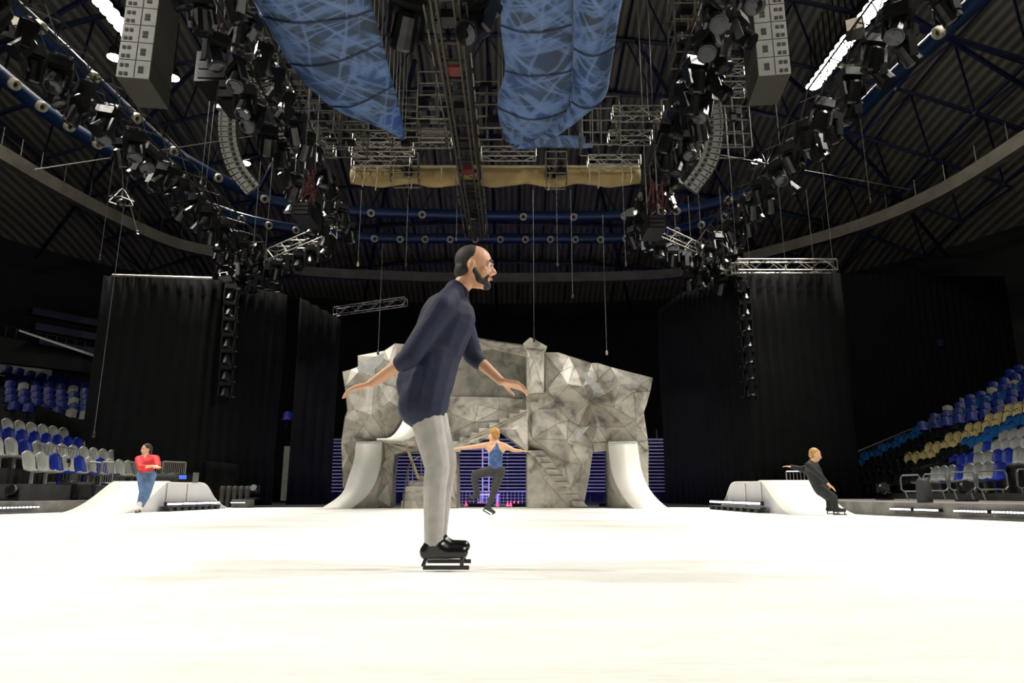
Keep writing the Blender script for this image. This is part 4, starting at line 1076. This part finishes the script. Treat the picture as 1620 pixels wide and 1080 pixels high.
for r in range(6):
    A=P(1462+r*20,690-r*13,29.4+r*.7); B=P(1650,655-r*14,26.5+r*.75)
    m=MB(); m.add([A+V((0,0,-.5)),B+V((0,0,-.5)),B+V((0,.8,-.5)),A+V((0,.8,-.5)),A+V((0,0,-.05)),B+V((0,0,-.05)),B+V((0,.8,-.05)),A+V((0,.8,-.05))],[(0,3,2,1),(4,5,6,7),(0,1,5,4),(1,2,6,5),(2,3,7,6),(3,0,4,7)]); m.build('terrace_step', M['stand_floor'], ut)
    n=min(40,int((B-A).length/.46))
    for s in range(n):
        p=A.lerp(B,(s+.5)/n)+V((0,.45,.22)); mn='seat_pale' if random.random()<.07 else 'seat_royal'
        if p.x/(p.y*CP)>.79: continue
        cnt+=1; seat(p,mn,PI*.38,'%s seat in the raised right tier, %s row up, %s from the left' % (CN[mn],ORD[r],ORD[s]),'%s seats in the raised right tier' % CN[mn])
print('SEATS', cnt)
# structure of the left bowl: balcony bands and pale wall
def slab(name, pts, Y0, Y1, m):
    a=[P(x,y,Y) for x,y,Y in pts]; k=len(a); mm=MB(); mm.add(a+[p+V((-.0,.8,0)) for p in a],[tuple(range(k))[::-1],tuple(range(k,2*k))]+[(i,(i+1)%k,(i+1)%k+k,i+k) for i in range(k)]); return struct(mm.build(name,m))
slab('trim_6',[(-40,562,32),(66,575,34),(66,600,34),(-40,590,32)],0,0,M['concrete_wall'])
slab('trim_7',[(-60,520,29),(130,556,32),(132,588,32),(-60,566,29)],0,0,M['wall'])
slab('trim_8',[(-60,652,26.8),(135,676,28.9),(135,712,28.9),(-60,690,26.8)],0,0,M['wall'])
slab('trim_9',[(30,521,29.5),(133,555,31.8),(133,559,31.8),(30,524,29.5)],0,0,M['ramp_side'])
o=thing('balcony_rail','thin rail on the upper left balcony edge','handrail',P(0,520,29))
m=MB(); m.bar(P(-40,506,29),P(135,540,31.8),.02,4)
for i in range(12): a=P(-40,506,29).lerp(P(135,540,31.8),i/11); m.bar(a,a+V((0,0,-.45)),.015,4)
m.build('rail', M['darksteel'], o)
for i in range(3):                                           # dark upper seating bands across the far end
    t=MB(); 
    pts=[sup(PI*.2+PI*.6*j/24,.97-.025*i)+V((0,0,9.2-.9*i)) for j in range(25)]; t.ribbon(pts,.6,.35); struct(t.build('trim_%d'%(10+i), M['navy_steel']))

# ================================================================ RAILS
def railing(a, b, ha, n, label, m='alu', r=.018, base=None, name='railing', group=None, down=None):
    a=V(a); b=V(b); o=thing(name,label,'railing',a,group)
    up=V((0,0,ha)); MB().bar(a+up,b+up,r*1.3,6).build('top_rail', M[m], o); 
    MB().bar(a+up*.12,b+up*.12,r,5).build('bottom_rail', M[m], o); bb=MB()
    for i in range(n+1): q=a.lerp(b,i/n); bb.bar(q+up*(.0 if i in (0,n) else .12),q+up,r*.6 if i not in (0,n) else r*1.2,4)
    bb.build('balusters', M[m], o); return o
a=V((X0R(31.3)-.5,31.3,.75)); b=V((X0R(31.3)+run*5.3,31.3,.75+rise*5.3))
A=P(1300,738,31.3); B=P(1466,668,31.3); z=1.0
railing(A+V((0,0,-1.25)),B+V((0,0,-1.25)),1.25,42,'sloping steel handrail climbing the far edge of the right stand')
railing(P(1473,686,29.2),P(1522,667,29.2)+V((0,0,0)),.62,14,'short pale railing above the far blue seats','alu')
railing(P(1582,668,26.5),P(1640,656,26),.6,16,'short pale railing at the right frame edge above the cream seats','alu')
railing(P(1245,760,19.5)+V((0,0,-.1)),P(1290,760,19.5)+V((0,0,-.1)),.35,8,'low dark rail behind the right ramp','steel')
for i,(x0,x1,y0,y1) in enumerate(((1423,1456,752,777),(1459,1497,750,776),(1500,1541,747,775),(1544,1592,745,774),(1607,1652,742,772))):
    Y=17.2-.5*i; o=thing('tubular_barrier','rounded tube barrier on the right platform, %s from the left' % ORD[i],'barrier',P((x0+x1)/2,795,Y),'rounded tube barriers')
    c=[(x0+1.5,y0+5),(x0+4,y0),(x1-4,y0-1),(x1,y0+4),(x1+3,y1-5),(x1-1,y1),(x0+7,y1),(x0+3,y1-4)]
    pts=[P(x,y,Y) for x,y in c]; MB().tube(pts+[pts[0]],.022,6).build('loop', M['steel'], o)
    for x in (x0+9,x1-6):
        t=P(x,y1,Y); MB().bar(t,(t.x+.06,t.y,.25),.02,6).build('leg', M['steel'], o)
# rolled mat leaning on the platform edge
p=V((7.3,12.95,.05)); p=P(1462,800,12.5); p.z=.02
o=thing('rolled_mat','black roll standing upright at the gap in the right platform lights','roll',p); MB().lathe([(.1,0),(.12,.05),(.13,.3),(.115,.6),(.07,.66)],p+V((.1,.12,.0)),n=14).build('roll', M['rubber'], o,smooth=True); MB().lathe([(.132,.28),(.134,.31)],p+V((.1,.12,0)),n=14).build('strap', M['darksteel'], o)
# black cover cloth on seats
a=P(1448,742,20.5); b=P(1570,712,20.5); m=MB(); vs=[]
for i in range(13):
    q=a.lerp(b,i/12); hh=.32-.14*(i/12); 
    for k in range(5): vs.append(q+V((0,.05*math.sin(i*1.7+k),-hh*k/4+.05*math.sin(i*.9)*(k==0))))
m.add(vs,[(i*5+k+1,(i+1)*5+k+1,(i+1)*5+k,i*5+k) for i in range(12) for k in range(4)]); k=m.build('cover_cloth', M['curtain'], smooth=True, loc=a); k.modifiers.new('s','SOLIDIFY').thickness=.03; tag(k,'black cover cloth draped over seats behind the tube barriers','cloth')
# left railings
railing(P(46,760,17.5),P(115,768,18.3),.95,12,'near pale railing in front of the grey seats on the left')
for i in range(3):
    x=118+i*20; railing(P(x,768,18.5),P(x+18,769,18.6),.62,5,'rounded crowd barrier on the left, %s from the frame edge' % ORD[i],'alu',group='pale crowd barriers')
for i in range(3):
    x=180+i*37; railing(P(x,772,20.6),P(x+36,773,20.9),.78,12,'low crowd barrier behind the left ramp, %s from the left' % ORD[i],'alu',group='pale crowd barriers')
# equipment at left
o=thing('flight_case','black covered case on the left platform beside the crowd barriers','case',P(92,792,17.2)); p=V(o['_o']); p.z=.25
m=MB(); m.box(p+V((0,.3,.22)),(.95,.6,.44)); k=m.build('cover', M['black_matt'], o); bv=k.modifiers.new('b','BEVEL'); bv.width=.09; bv.segments=3
MB().tube([p+V((.5,0,.0)),p+V((.52,0,.36)),p+V((.8,0,.36)),p+V((.84,0,.0))],.025,6).build('hoop', M['black'], o); MB().tube([p+V((.85,0,.0)),p+V((.87,0,.36)),p+V((1.1,0,.34)),p+V((1.12,0,.0))],.025,6).build('hoop', M['black'], o)
def stand_lamp(x,y,Y,hgt,lab):
    b0=P(x,y,Y); b0.z=.25; o=thing('stage_lamp',lab,'stage light',b0); c=b0+V((0,0,hgt))
    MB().lathe([(.1,.1),(.13,.05),(.14,-.08)],c,Matrix.Rotation(1.2,3,'X'),12).build('head', M['black'], o); 
    if hgt>.3: MB().bar(b0,c,.02,5).build('pole', M['black'], o); 
    MB().box(b0+V((0,0,.02)),(.3,.3,.04)).build('base', M['black'], o); MB().tube([c+V((-.16,0,.1)),c+V((-.16,0,-.12)),c+V((.16,0,-.12)),c+V((.16,0,.1))],.015,5).build('yoke', M['darksteel'], o)
stand_lamp(18,792,15.5,.22,'small black lamp on the left platform at the frame edge'); stand_lamp(92,792,17.6,.95,'black lamp on a pole in front of the left seats')
stand_lamp(400,800,21.2,.3,'small black lamp on the floor right of the left ramp'); stand_lamp(1400,795,17.5,.3,'small black lamp on the right platform beyond the ramp'); stand_lamp(1530,795,14.5,.3,'small black lamp behind the tube barriers at the right')
for i in range(5):
    p=P(345+i*10,798,20.9); p.z=0; o=thing('floor_monitor','dark rounded floor speaker right of the left ramp, %s from the left' % ORD[i],'loudspeaker',p,'dark floor speakers')
    MB().lathe([(.09,0),(.1,.1),(.075,.3),(.1,.5),(.09,.62),(.04,.64)],p+V((0,.25,0)),n=10).build('body', M['spk_body'], o,smooth=True); MB().lathe([(.102,.08),(.104,.14)],p+V((0,.25,0)),n=10).build('band', M['black'], o)
# items on the left ramp deck
zd=.69
p=V((-8.62,17.3,zd)); o=thing('equipment_bag','black bag lying on top of the left ramp','bag',p); k=MB().sph(p+V((0,0,.1)),(.35,.22,.13)).build('bag_body', M['black_matt'], o,smooth=True); MB().tube([p+V((-.15,-.1,.18)),p+V((0,-.15,.27)),p+V((.15,-.1,.18))],.015,5).build('strap', M['rubber'], o)
p=V((-8.9,16.9,zd)); o=thing('helmet','white helmet on top of the left ramp','helmet',p); MB().sph(p+V((0,0,.06)),(.17,.14,.12)).build('shell', M['white_boot'], o,smooth=True); MB().lathe([(.15,.0),(.16,.02)],p,n=14).build('rim', M['black'], o)
p=V((-8.45,18.0,zd)); o=thing('control_desk','small dark control desk with blue screen on the left ramp','equipment',p); MB().box(p+V((0,0,.1)),(.5,.3,.2)).build('case', M['black'], o); MB().box(p+V((0,-.155,.13)),(.2,.01,.1)).build('screen', M['screen'], o)
for s in (-.27,.27): MB().box(p+V((s,0,.12)),(.03,.28,.26)).build('side_handle', M['alu'], o)

# dim glimpse of the stand through the gap between the left drapes
p=P(466,700,31); o=thing('door_panel','pale green service door glimpsed through the gap in the left drapes','panel',V((p.x,31,0)))
m=MB(); m.box((p.x,31.2,1.3),(1.0,.1,2.4)); m.build('panel', mat('green_panel',(.3,.36,.24),.7,0,.2,3), o)
for i in range(4): seat(V((p.x-.6+.45*i,31.6,3.7)),'seat_royal',PI/2,'royal blue seat glimpsed through the gap in the left drapes, %s from the left'%ORD[i],'blue seats glimpsed through the gap')

# ================================================================ PEOPLE
def frame(fwd, up=(0,0,1)):
    f=V(fwd).normalized(); u=V(up); r=f.cross(u).normalized(); u=r.cross(f).normalized(); return f,r,u
def remesh(o, vox, sm=3):
    r=o.modifiers.new('r','REMESH'); r.mode='VOXEL'; r.voxel_size=vox; r.use_smooth_shade=True
    s=o.modifiers.new('s','SMOOTH'); s.iterations=sm; s.factor=.5
def hand(m, wrist, d, palm_n, s=1.0, curl=.5, side=1):
    d=V(d).normalized(); n=V(palm_n); n=(n-d*n.dot(d)).normalized(); w=d.cross(n).normalized()*side
    pc=wrist+d*.045*s
    for k in (-.028,-.01,.01,.028): m.cap(wrist+d*.01*s+w*k*.6*s,.013*s,wrist+d*.09*s+w*k*s,.0125*s,8)
    for i,(k,L) in enumerate(((.031,.072),(.011,.08),(-.01,.075),(-.03,.06))):
        a=wrist+d*.092*s+w*k*s; L*=s; c=curl*(.8+.1*i)
        d1=(d*math.cos(c*.6)+n*math.sin(c*.6)); b=a+d1*L*.45; d2=(d*math.cos(c*1.3)+n*math.sin(c*1.3)); e=b+d2*L*.3; d3=(d*math.cos(c*1.9)+n*math.sin(c*1.9)); g=e+d3*L*.25
        m.cap(a,.0092*s,b,.0086*s,8); m.cap(b,.0086*s,e,.008*s,8); m.cap(e,.008*s,g,.007*s,8)
    a=wrist+d*.025*s+w*.03*s; b=a+(d*.6+w*.7+n*.3).normalized()*.045*s; e=b+(d*.85+w*.3+n*.4).normalized()*.035*s
    m.cap(a,.013*s,b,.0105*s,8); m.cap(b,.0105*s,e,.009*s,8)
def head(m, c, fwd, up, s=1.0):
    f,r,u=frame(fwd,up); R=Matrix((r,f,u)).transposed(); L=lambda x,y,z: c+(r*x+f*y+u*z)*s
    m.sph(L(0,-.012,.035),(.077*s,.098*s,.09*s),R,16,12); m.sph(L(0,.018,-.03),(.062*s,.072*s,.085*s),R,14,10)
    m.cap(L(-.02,.052,-.092),.022*s,L(.02,.052,-.092),.022*s); m.cap(L(-.05,-.0,-.05),.022*s,L(-.025,.045,-.09),.02*s); m.cap(L(.05,0,-.05),.022*s,L(.025,.045,-.09),.02*s)
    m.cap(L(0,.085,.015),.008*s,L(0,.108,-.022),.013*s); m.sph(L(-.014,.095,-.027),.009*s); m.sph(L(.014,.095,-.027),.009*s)
    m.cap(L(-.035,.077,.028),.011*s,L(-.008,.088,.026),.009*s,8); m.cap(L(.035,.077,.028),.011*s,L(.008,.088,.026),.009*s,8)
    m.cap(L(-.02,.086,-.056),.0075*s,L(.02,.086,-.056),.0075*s,8)
    m.sph(L(-.042,.06,-.02),(.02*s,.02*s,.02*s)); m.sph(L(.042,.06,-.02),(.02*s,.02*s,.02*s))
    for sx in (-1,1): m.sph(L(sx*.079,-.008,-.008),(.008*s,.02*s,.032*s),R,10,8)
    return L,R
def person(label, J, fwd_head, up_head, clothes, skin, hs=1.0, vox=.01, root_loc=None, hands=(), hair=None, boots='black', face=True, group=None, beard=None, gr=1.0):
    """J: joint dictionary; clothes: list of (name, material, [(jointA, rA, jointB, rB)...])"""
    o=thing('person',label,'person',root_loc)
    m=MB(); c=J['head']; L,R=head(m,c,fwd_head,up_head,hs)
    cap=lambda a,ra,b,rb: m.cap(J[a],ra*gr,J[b],rb*gr)
    cap('neck',.058,'skull',.055); cap('neck',.07,'chest',.13)
    for s in 'lr':
        cap('sh_'+s,.06,'el_'+s,.042); cap('el_'+s,.043,'wr_'+s,.027); cap('neck',.06,'sh_'+s,.062); cap('chest',.12,'sh_'+s,.06)
        cap('hip_'+s,.092,'kn_'+s,.06); cap('kn_'+s,.06,'cf_'+s,.056); cap('cf_'+s,.056,'an_'+s,.036); cap('hips',.12,'hip_'+s,.1)
        m.cap(J['an_'+s],.036,J['an_'+s]+J.get('dn_'+s,V((0,0,-1)))*.035,.034)
    cap('chest',.135,'waist',.115); cap('waist',.115,'hips',.125)
    for (w,d,n,side,curl) in hands: hand(m,J[w],d,n,1.0*hs,curl,side)
    b=m.build('body',skin,o); remesh(b,vox)
    for nm,mt,segs,ex in clothes:
        k=MB()
        for a,ra,bb,rb in segs:
            A=J[a] if isinstance(a,str) else a; B=J[bb] if isinstance(bb,str) else bb
            k.cap(A,ra*gr,B,rb*gr)
        q=k.build(nm,mt,o); remesh(q,vox*1.0,4)
    # skates
    for s in 'lr':
        an,to=J['an_'+s],J['to_'+s]; d=(to-an); fl=V((d.x,d.y,d.z)); dn=J.get('dn_'+s,V((0,0,-1)))
        k=MB(); k.cap(an+(an-J['kn_'+s]).normalized()*-.12,.052,an,.052); fw=(d-dn*d.dot(dn)).normalized(); hl=an+dn*.042-fw*.035; hl.z=max(hl.z,.1) if dn.z<-.99 else hl.z; to=hl+fw*.19; k.cap(an,.05,hl,.043); k.cap(an,.045,hl.lerp(to,.55),.042); k.cap(hl,.042,to,.036); d=to-hl
        q=k.build('skate_boot',M[boots],o); remesh(q,vox)
        bl=MB(); A=hl-fw*.02+dn*.07; B=to+fw*.04+dn*.07; sd=d.cross(dn).normalized()*.004
        bl.add([A-sd,B-sd,B+dn*.022-sd,A+dn*.022-sd,A+sd,B+sd,B+dn*.022+sd,A+dn*.022+sd],[(0,1,2,3),(7,6,5,4),(0,4,5,1),(1,5,6,2),(2,6,7,3),(3,7,4,0)])
        bl.bar(hl+dn*.02,A+dn*.005,.012,6); bl.bar(to+dn*.02,to+dn*.07,.012,6); bl.build('skate_blade',M['darksteel'],q)
    if hair:
        hm,style=hair; k=MB()
        if style=='short':
            k.sph(L(0,-.03,.05),(.083*hs,.096*hs,.088*hs),R,16,12); k.sph(L(0,-.05,-.0),(.075*hs,.07*hs,.08*hs),R,14,10)
        elif style=='cropped':
            k.sph(L(0,-.03,.042),(.080*hs,.09*hs,.087*hs),R,16,12); k.sph(L(0,-.06,-.02),(.07*hs,.055*hs,.06*hs),R,14,10)
        elif style=='curly':
            random.seed(5); k.sph(L(0,-.02,.06),(.088*hs,.1*hs,.085*hs),R,16,12); k.sph(L(0,-.055,.0),(.08*hs,.07*hs,.08*hs),R,14,10)
            for i in range(60):
                q=V((random.gauss(0,1),random.gauss(-.5,1),random.gauss(.5,.9))).normalized(); 
                if q.y>.55 and q.z<.3: continue
                k.sph(L(q.x*.088,-.02+q.y*.1,.05+q.z*.09),.022*hs,None,8,6)
        elif style=='long':
            k.sph(L(0,-.025,.05),(.085*hs,.1*hs,.085*hs),R,16,12); k.cap(L(0,-.07,.02),.075*hs,L(0,-.08,-.12),.05*hs); k.cap(L(0,-.08,-.1),.05*hs,L(.02,-.09,-.2),.025*hs)
        q=k.build('hair',hm,o); remesh(q,vox,2)
    if beard:
        k=MB(); k.cap(L(-.072,-.008,.0),.012*hs,L(-.058,.01,-.04),.017*hs); k.cap(L(.072,-.008,.0),.012*hs,L(.058,.01,-.04),.017*hs); k.cap(L(-.025,.08,-.048),.009*hs,L(.025,.08,-.048),.009*hs); k.cap(L(-.03,.075,-.05),.009*hs,L(-.03,.065,-.09),.014*hs); k.cap(L(.03,.075,-.05),.009*hs,L(.03,.065,-.09),.014*hs); k.cap(L(-.045,.035,-.075),.02*hs,L(0,.072,-.098),.024*hs); k.cap(L(.045,.035,-.075),.02*hs,L(0,.072,-.098),.024*hs); k.cap(L(-.055,.01,-.04),.018*hs,L(-.045,.035,-.075),.02*hs); k.cap(L(.055,.01,-.04),.018*hs,L(.045,.035,-.075),.02*hs); q=k.build('beard',beard,o); remesh(q,vox,2)
    if face:
        for sx in (-1,1):
            e=MB().sph(L(sx*.03,.078,.008),.0125*hs,None,10,8).build('eye',M['eye'],o,smooth=True)
            MB().sph(L(sx*.03,.0885,.008),.006*hs,None,8,6).build('pupil',M['black'],e)
            MB().cap(L(sx*.044,.085,.033),.005*hs,L(sx*.016,.094,.036),.005*hs,6).build('eyebrow',M['hair_dark'],o)
        MB().cap(L(-.018,.093,-.056),.005*hs,L(.018,.093,-.056),.005*hs,6).build('lips',M['lip'],o)
    return o,L

# -- foreground skater in navy, gliding to the right
Y=3.95
def j(x,y,dy=0): return P(x,y,Y+dy)
J=dict(head=j(752,424),skull=j(744,436),neck=j(722,462),chest=j(708,505),waist=j(686,562),hips=j(672,606),
  sh_r=j(700,486,-.17),el_r=j(647,566,-.24),wr_r=j(588,606,-.2),sh_l=j(722,482,.17),el_l=j(748,562,.22),wr_l=j(793,603,.16),
  hip_r=j(666,618,-.075),kn_r=j(692,738,-.08),cf_r=j(688,772,-.08),an_r=j(686,862,-.08),to_r=j(710,884,-.08),
  hip_l=j(672,618,.075),kn_l=j(703,735,.09),cf_l=j(698,772,.11),an_l=j(692,852,.13),to_l=j(716,872,.13))
cl=[('jacket',M['navy'],[('neck',.078,'chest',.158),('chest',.17,'waist',.16),('waist',.16,'hips',.17),(j(688,560,-.03),.14,j(668,640,-.07),.142),(j(688,560,.03),.14,j(672,640,.07),.142),('neck',.07,'sh_r',.078),('neck',.07,'sh_l',.078),('chest',.14,'sh_r',.075),('chest',.14,'sh_l',.075),('sh_r',.08,'el_r',.062),('sh_l',.08,'el_l',.062),('el_r',.06,j(636,574,-.235),.054),('el_l',.06,j(757,571,.21),.054)],0),
    ('trousers',M['grey_pants'],[('hips',.135,'hip_r',.112),('hips',.135,'hip_l',.112),('hip_r',.108,'kn_r',.072),('kn_r',.071,'cf_r',.067),('cf_r',.066,'an_r',.052),('hip_l',.108,'kn_l',.072),('kn_l',.071,'cf_l',.067),('cf_l',.066,'an_l',.052)],0)]
fg,Lh=person('large bearded skater in a navy jacket gliding right across the foreground ice',J,(1,-.12,-.08),(.1,0,1),cl,M['skin'],hs=1.12,vox=.0085,root_loc=(j(690,900).x,Y,0),
  hands=(('wr_r',(-1,.05,-.25),(.1,.3,-1),-1,.5),('wr_l',(1,.0,-.25),(-.1,-.3,-1),1,.5)),hair=(M['hair_dark'],'cropped'),boots='black',beard=M['hair_dark'])
# zip and seam on jacket
# -- jumping skater in the middle, seen from behind
Y=14.0
J=dict(head=j(781,689),skull=j(784,695),neck=j(786,701),chest=j(785,715),waist=j(784,731),hips=j(785,741),
  sh_l=j(769,704,0),el_l=j(746,707,.05),wr_l=j(727,709,.08),sh_r=j(800,706,0),el_r=j(813,712,.02),wr_r=j(825,713,.05),
  hip_l=j(779,744,0),kn_l=j(752,750,-.05),cf_l=j(751,759,0),an_l=j(755,782,.05),to_l=j(741,785,-.05),
  hip_r=j(791,745,0),kn_r=j(784,768,-.05),cf_r=j(782,777,0),an_r=j(773,801,.05),to_r=j(770,811,.0))
J['dn_r']=V((-.5,-.3,-.75)).normalized(); J['dn_l']=V((-.1,0,-1)).normalized()
cl=[('vest_top',M['vest'],[('chest',.14,'waist',.133),('waist',.133,'hips',.14),(j(786,708,-.05),.06,'chest',.1),(j(786,703,-.06),.035,j(786,710,-.06),.05)],0),
    ('trousers',M['dark_pants'],[('hips',.14,'hip_l',.118),('hips',.14,'hip_r',.118),('hip_l',.115,'kn_l',.085),('kn_l',.082,'cf_l',.075),('cf_l',.075,'an_l',.06),('hip_r',.115,'kn_r',.085),('kn_r',.082,'cf_r',.075),('cf_r',.075,'an_r',.055)],0)]
person('person in blue vest and dark trousers leaping with arms spread before the opening',J,(-.8,.55,.0),(0,0,1),cl,M['skin2'],hs=1.08,vox=.013,root_loc=(j(783,810).x,Y,0),
  hands=(('wr_l',(-1,.1,0),(0,0,-1),1,.2),('wr_r',(1,.1,-.05),(0,0,-1),-1,.2)),hair=(M['hair_ginger'],'curly'),boots='dark_pants')
# -- person in red turning at the left
Y=14.9
J=dict(head=j(231,711),skull=j(231,716),neck=j(231,722),chest=j(233,733),waist=j(232,745),hips=j(232,750),
  sh_r=j(219,726,-.02),el_r=j(222,739,-.2),wr_r=j(243,737,-.3),sh_l=j(247,725,-.02),el_l=j(250,737,-.2),wr_l=j(244,739,-.34),
  hip_r=j(225,752),kn_r=j(226,778,-.05),cf_r=j(224,786),an_r=j(219,804),to_r=j(216,807,-.12),
  hip_l=j(239,752),kn_l=j(234,777,-.06),cf_l=j(231,786),an_l=j(222,803,.1),to_l=j(222,806,-.04))
cl=[('red_sweater',M['red'],[('neck',.065,'chest',.125),('chest',.15,'waist',.132),('neck',.06,'sh_r',.07),('neck',.06,'sh_l',.07),('chest',.125,'sh_r',.07),('chest',.125,'sh_l',.07),('sh_r',.072,'el_r',.062),('sh_l',.072,'el_l',.062),('el_r',.058,j(229,738,-.24),.05)],0),
    ('jeans',M['denim'],[('waist',.12,'hips',.13),('hips',.125,'hip_r',.11),('hips',.125,'hip_l',.11),('hip_r',.112,'kn_r',.075),('kn_r',.075,'cf_r',.07),('cf_r',.07,'an_r',.05),('hip_l',.112,'kn_l',.075),('kn_l',.075,'cf_l',.07),('cf_l',.07,'an_l',.05)],0)]
person('person in red top, blue jeans and white skates turning with folded arms',J,(-.5,-.85,-.1),(.1,0,1),cl,M['skin2'],hs=1.0,vox=.013,root_loc=(j(220,810).x,Y,0),
  hands=(('wr_r',(1,-.1,.0),(0,-.2,-1),1,.4),('wr_l',(1,-.1,.05),(0,-.2,-1),1,.3)),hair=(M['hair_dark'],'long'),boots='white_boot')
# -- crouching figure in black at the right
Y=13.5
J=dict(head=j(1290,720),skull=j(1288,726),neck=j(1284,732),chest=j(1286,744),waist=j(1293,760),hips=j(1299,771),
  sh_r=j(1279,736,-.16),el_r=j(1297,752,-.24),wr_r=j(1311,766,-.26),sh_l=j(1290,736,.16),el_l=j(1268,742,.25),wr_l=j(1252,738,.28),
  hip_r=j(1299,775,-.09),kn_r=j(1318,787,-.1),cf_r=j(1319,792,-.1),an_r=j(1322,803,-.1),to_r=j(1334,806,-.12),
  hip_l=j(1299,775,.09),kn_l=j(1312,787,.1),cf_l=j(1313,792,.1),an_l=j(1312,802,.15),to_l=j(1322,806,.15))
cl=[('black_jacket',M['black_matt'],[('neck',.07,'chest',.13),('chest',.155,'waist',.145),('waist',.145,'hips',.15),('neck',.06,'sh_r',.07),('neck',.06,'sh_l',.07),('chest',.13,'sh_r',.07),('chest',.13,'sh_l',.07),('sh_r',.072,'el_r',.06),('sh_l',.072,'el_l',.06),('el_r',.056,j(1307,762,-.25),.045),('el_l',.056,'wr_l',.042)],0),
    ('black_trousers',M['black_matt'],[('hips',.14,'hip_r',.118),('hips',.14,'hip_l',.118),('hip_r',.115,'kn_r',.085),('kn_r',.08,'cf_r',.075),('cf_r',.072,'an_r',.058),('hip_l',.115,'kn_l',.085),('kn_l',.08,'cf_l',.075),('cf_l',.072,'an_l',.058)],0)]
person('fair-haired figure in black crouching beside the right ramp with one hand low',J,(1,-.3,-.25),(.1,0,1),cl,M['skin2'],hs=1.05,vox=.013,root_loc=(j(1320,808).x,Y,0),
  hands=(('wr_r',(.75,-.1,-.7),(-.5,.0,-.6),1,.3),('wr_l',(-1,.1,.1),(0,0,-1),1,.3)),hair=(M['hair_blond'],'short'),boots='black_matt')

# ================================================================ CAMERA, WORLD
cam=bpy.data.cameras.new('camera'); cam.sensor_width=36; cam.lens=F/W*36; cam.clip_end=200; cam.clip_start=.05
co=bpy.data.objects.new('camera',cam); C.objects.link(co); co.location=(0,0,CZ); co.rotation_euler=(PI/2+PITCH,0,0)
sc=bpy.context.scene; sc.camera=co
w=bpy.data.worlds.new('hall_dark'); sc.world=w; w.use_nodes=True; w.node_tree.nodes['Background'].inputs[0].default_value=(.5,.55,.7,1); w.node_tree.nodes['Background'].inputs[1].default_value=.0
sc.view_settings.view_transform='Standard'; sc.view_settings.look='None'; sc.view_settings.gamma=1; sc.view_settings.use_curve_mapping=False
sc.view_settings.exposure=.0
for o in list(C.objects):
    if '_o' in o: del o['_o']
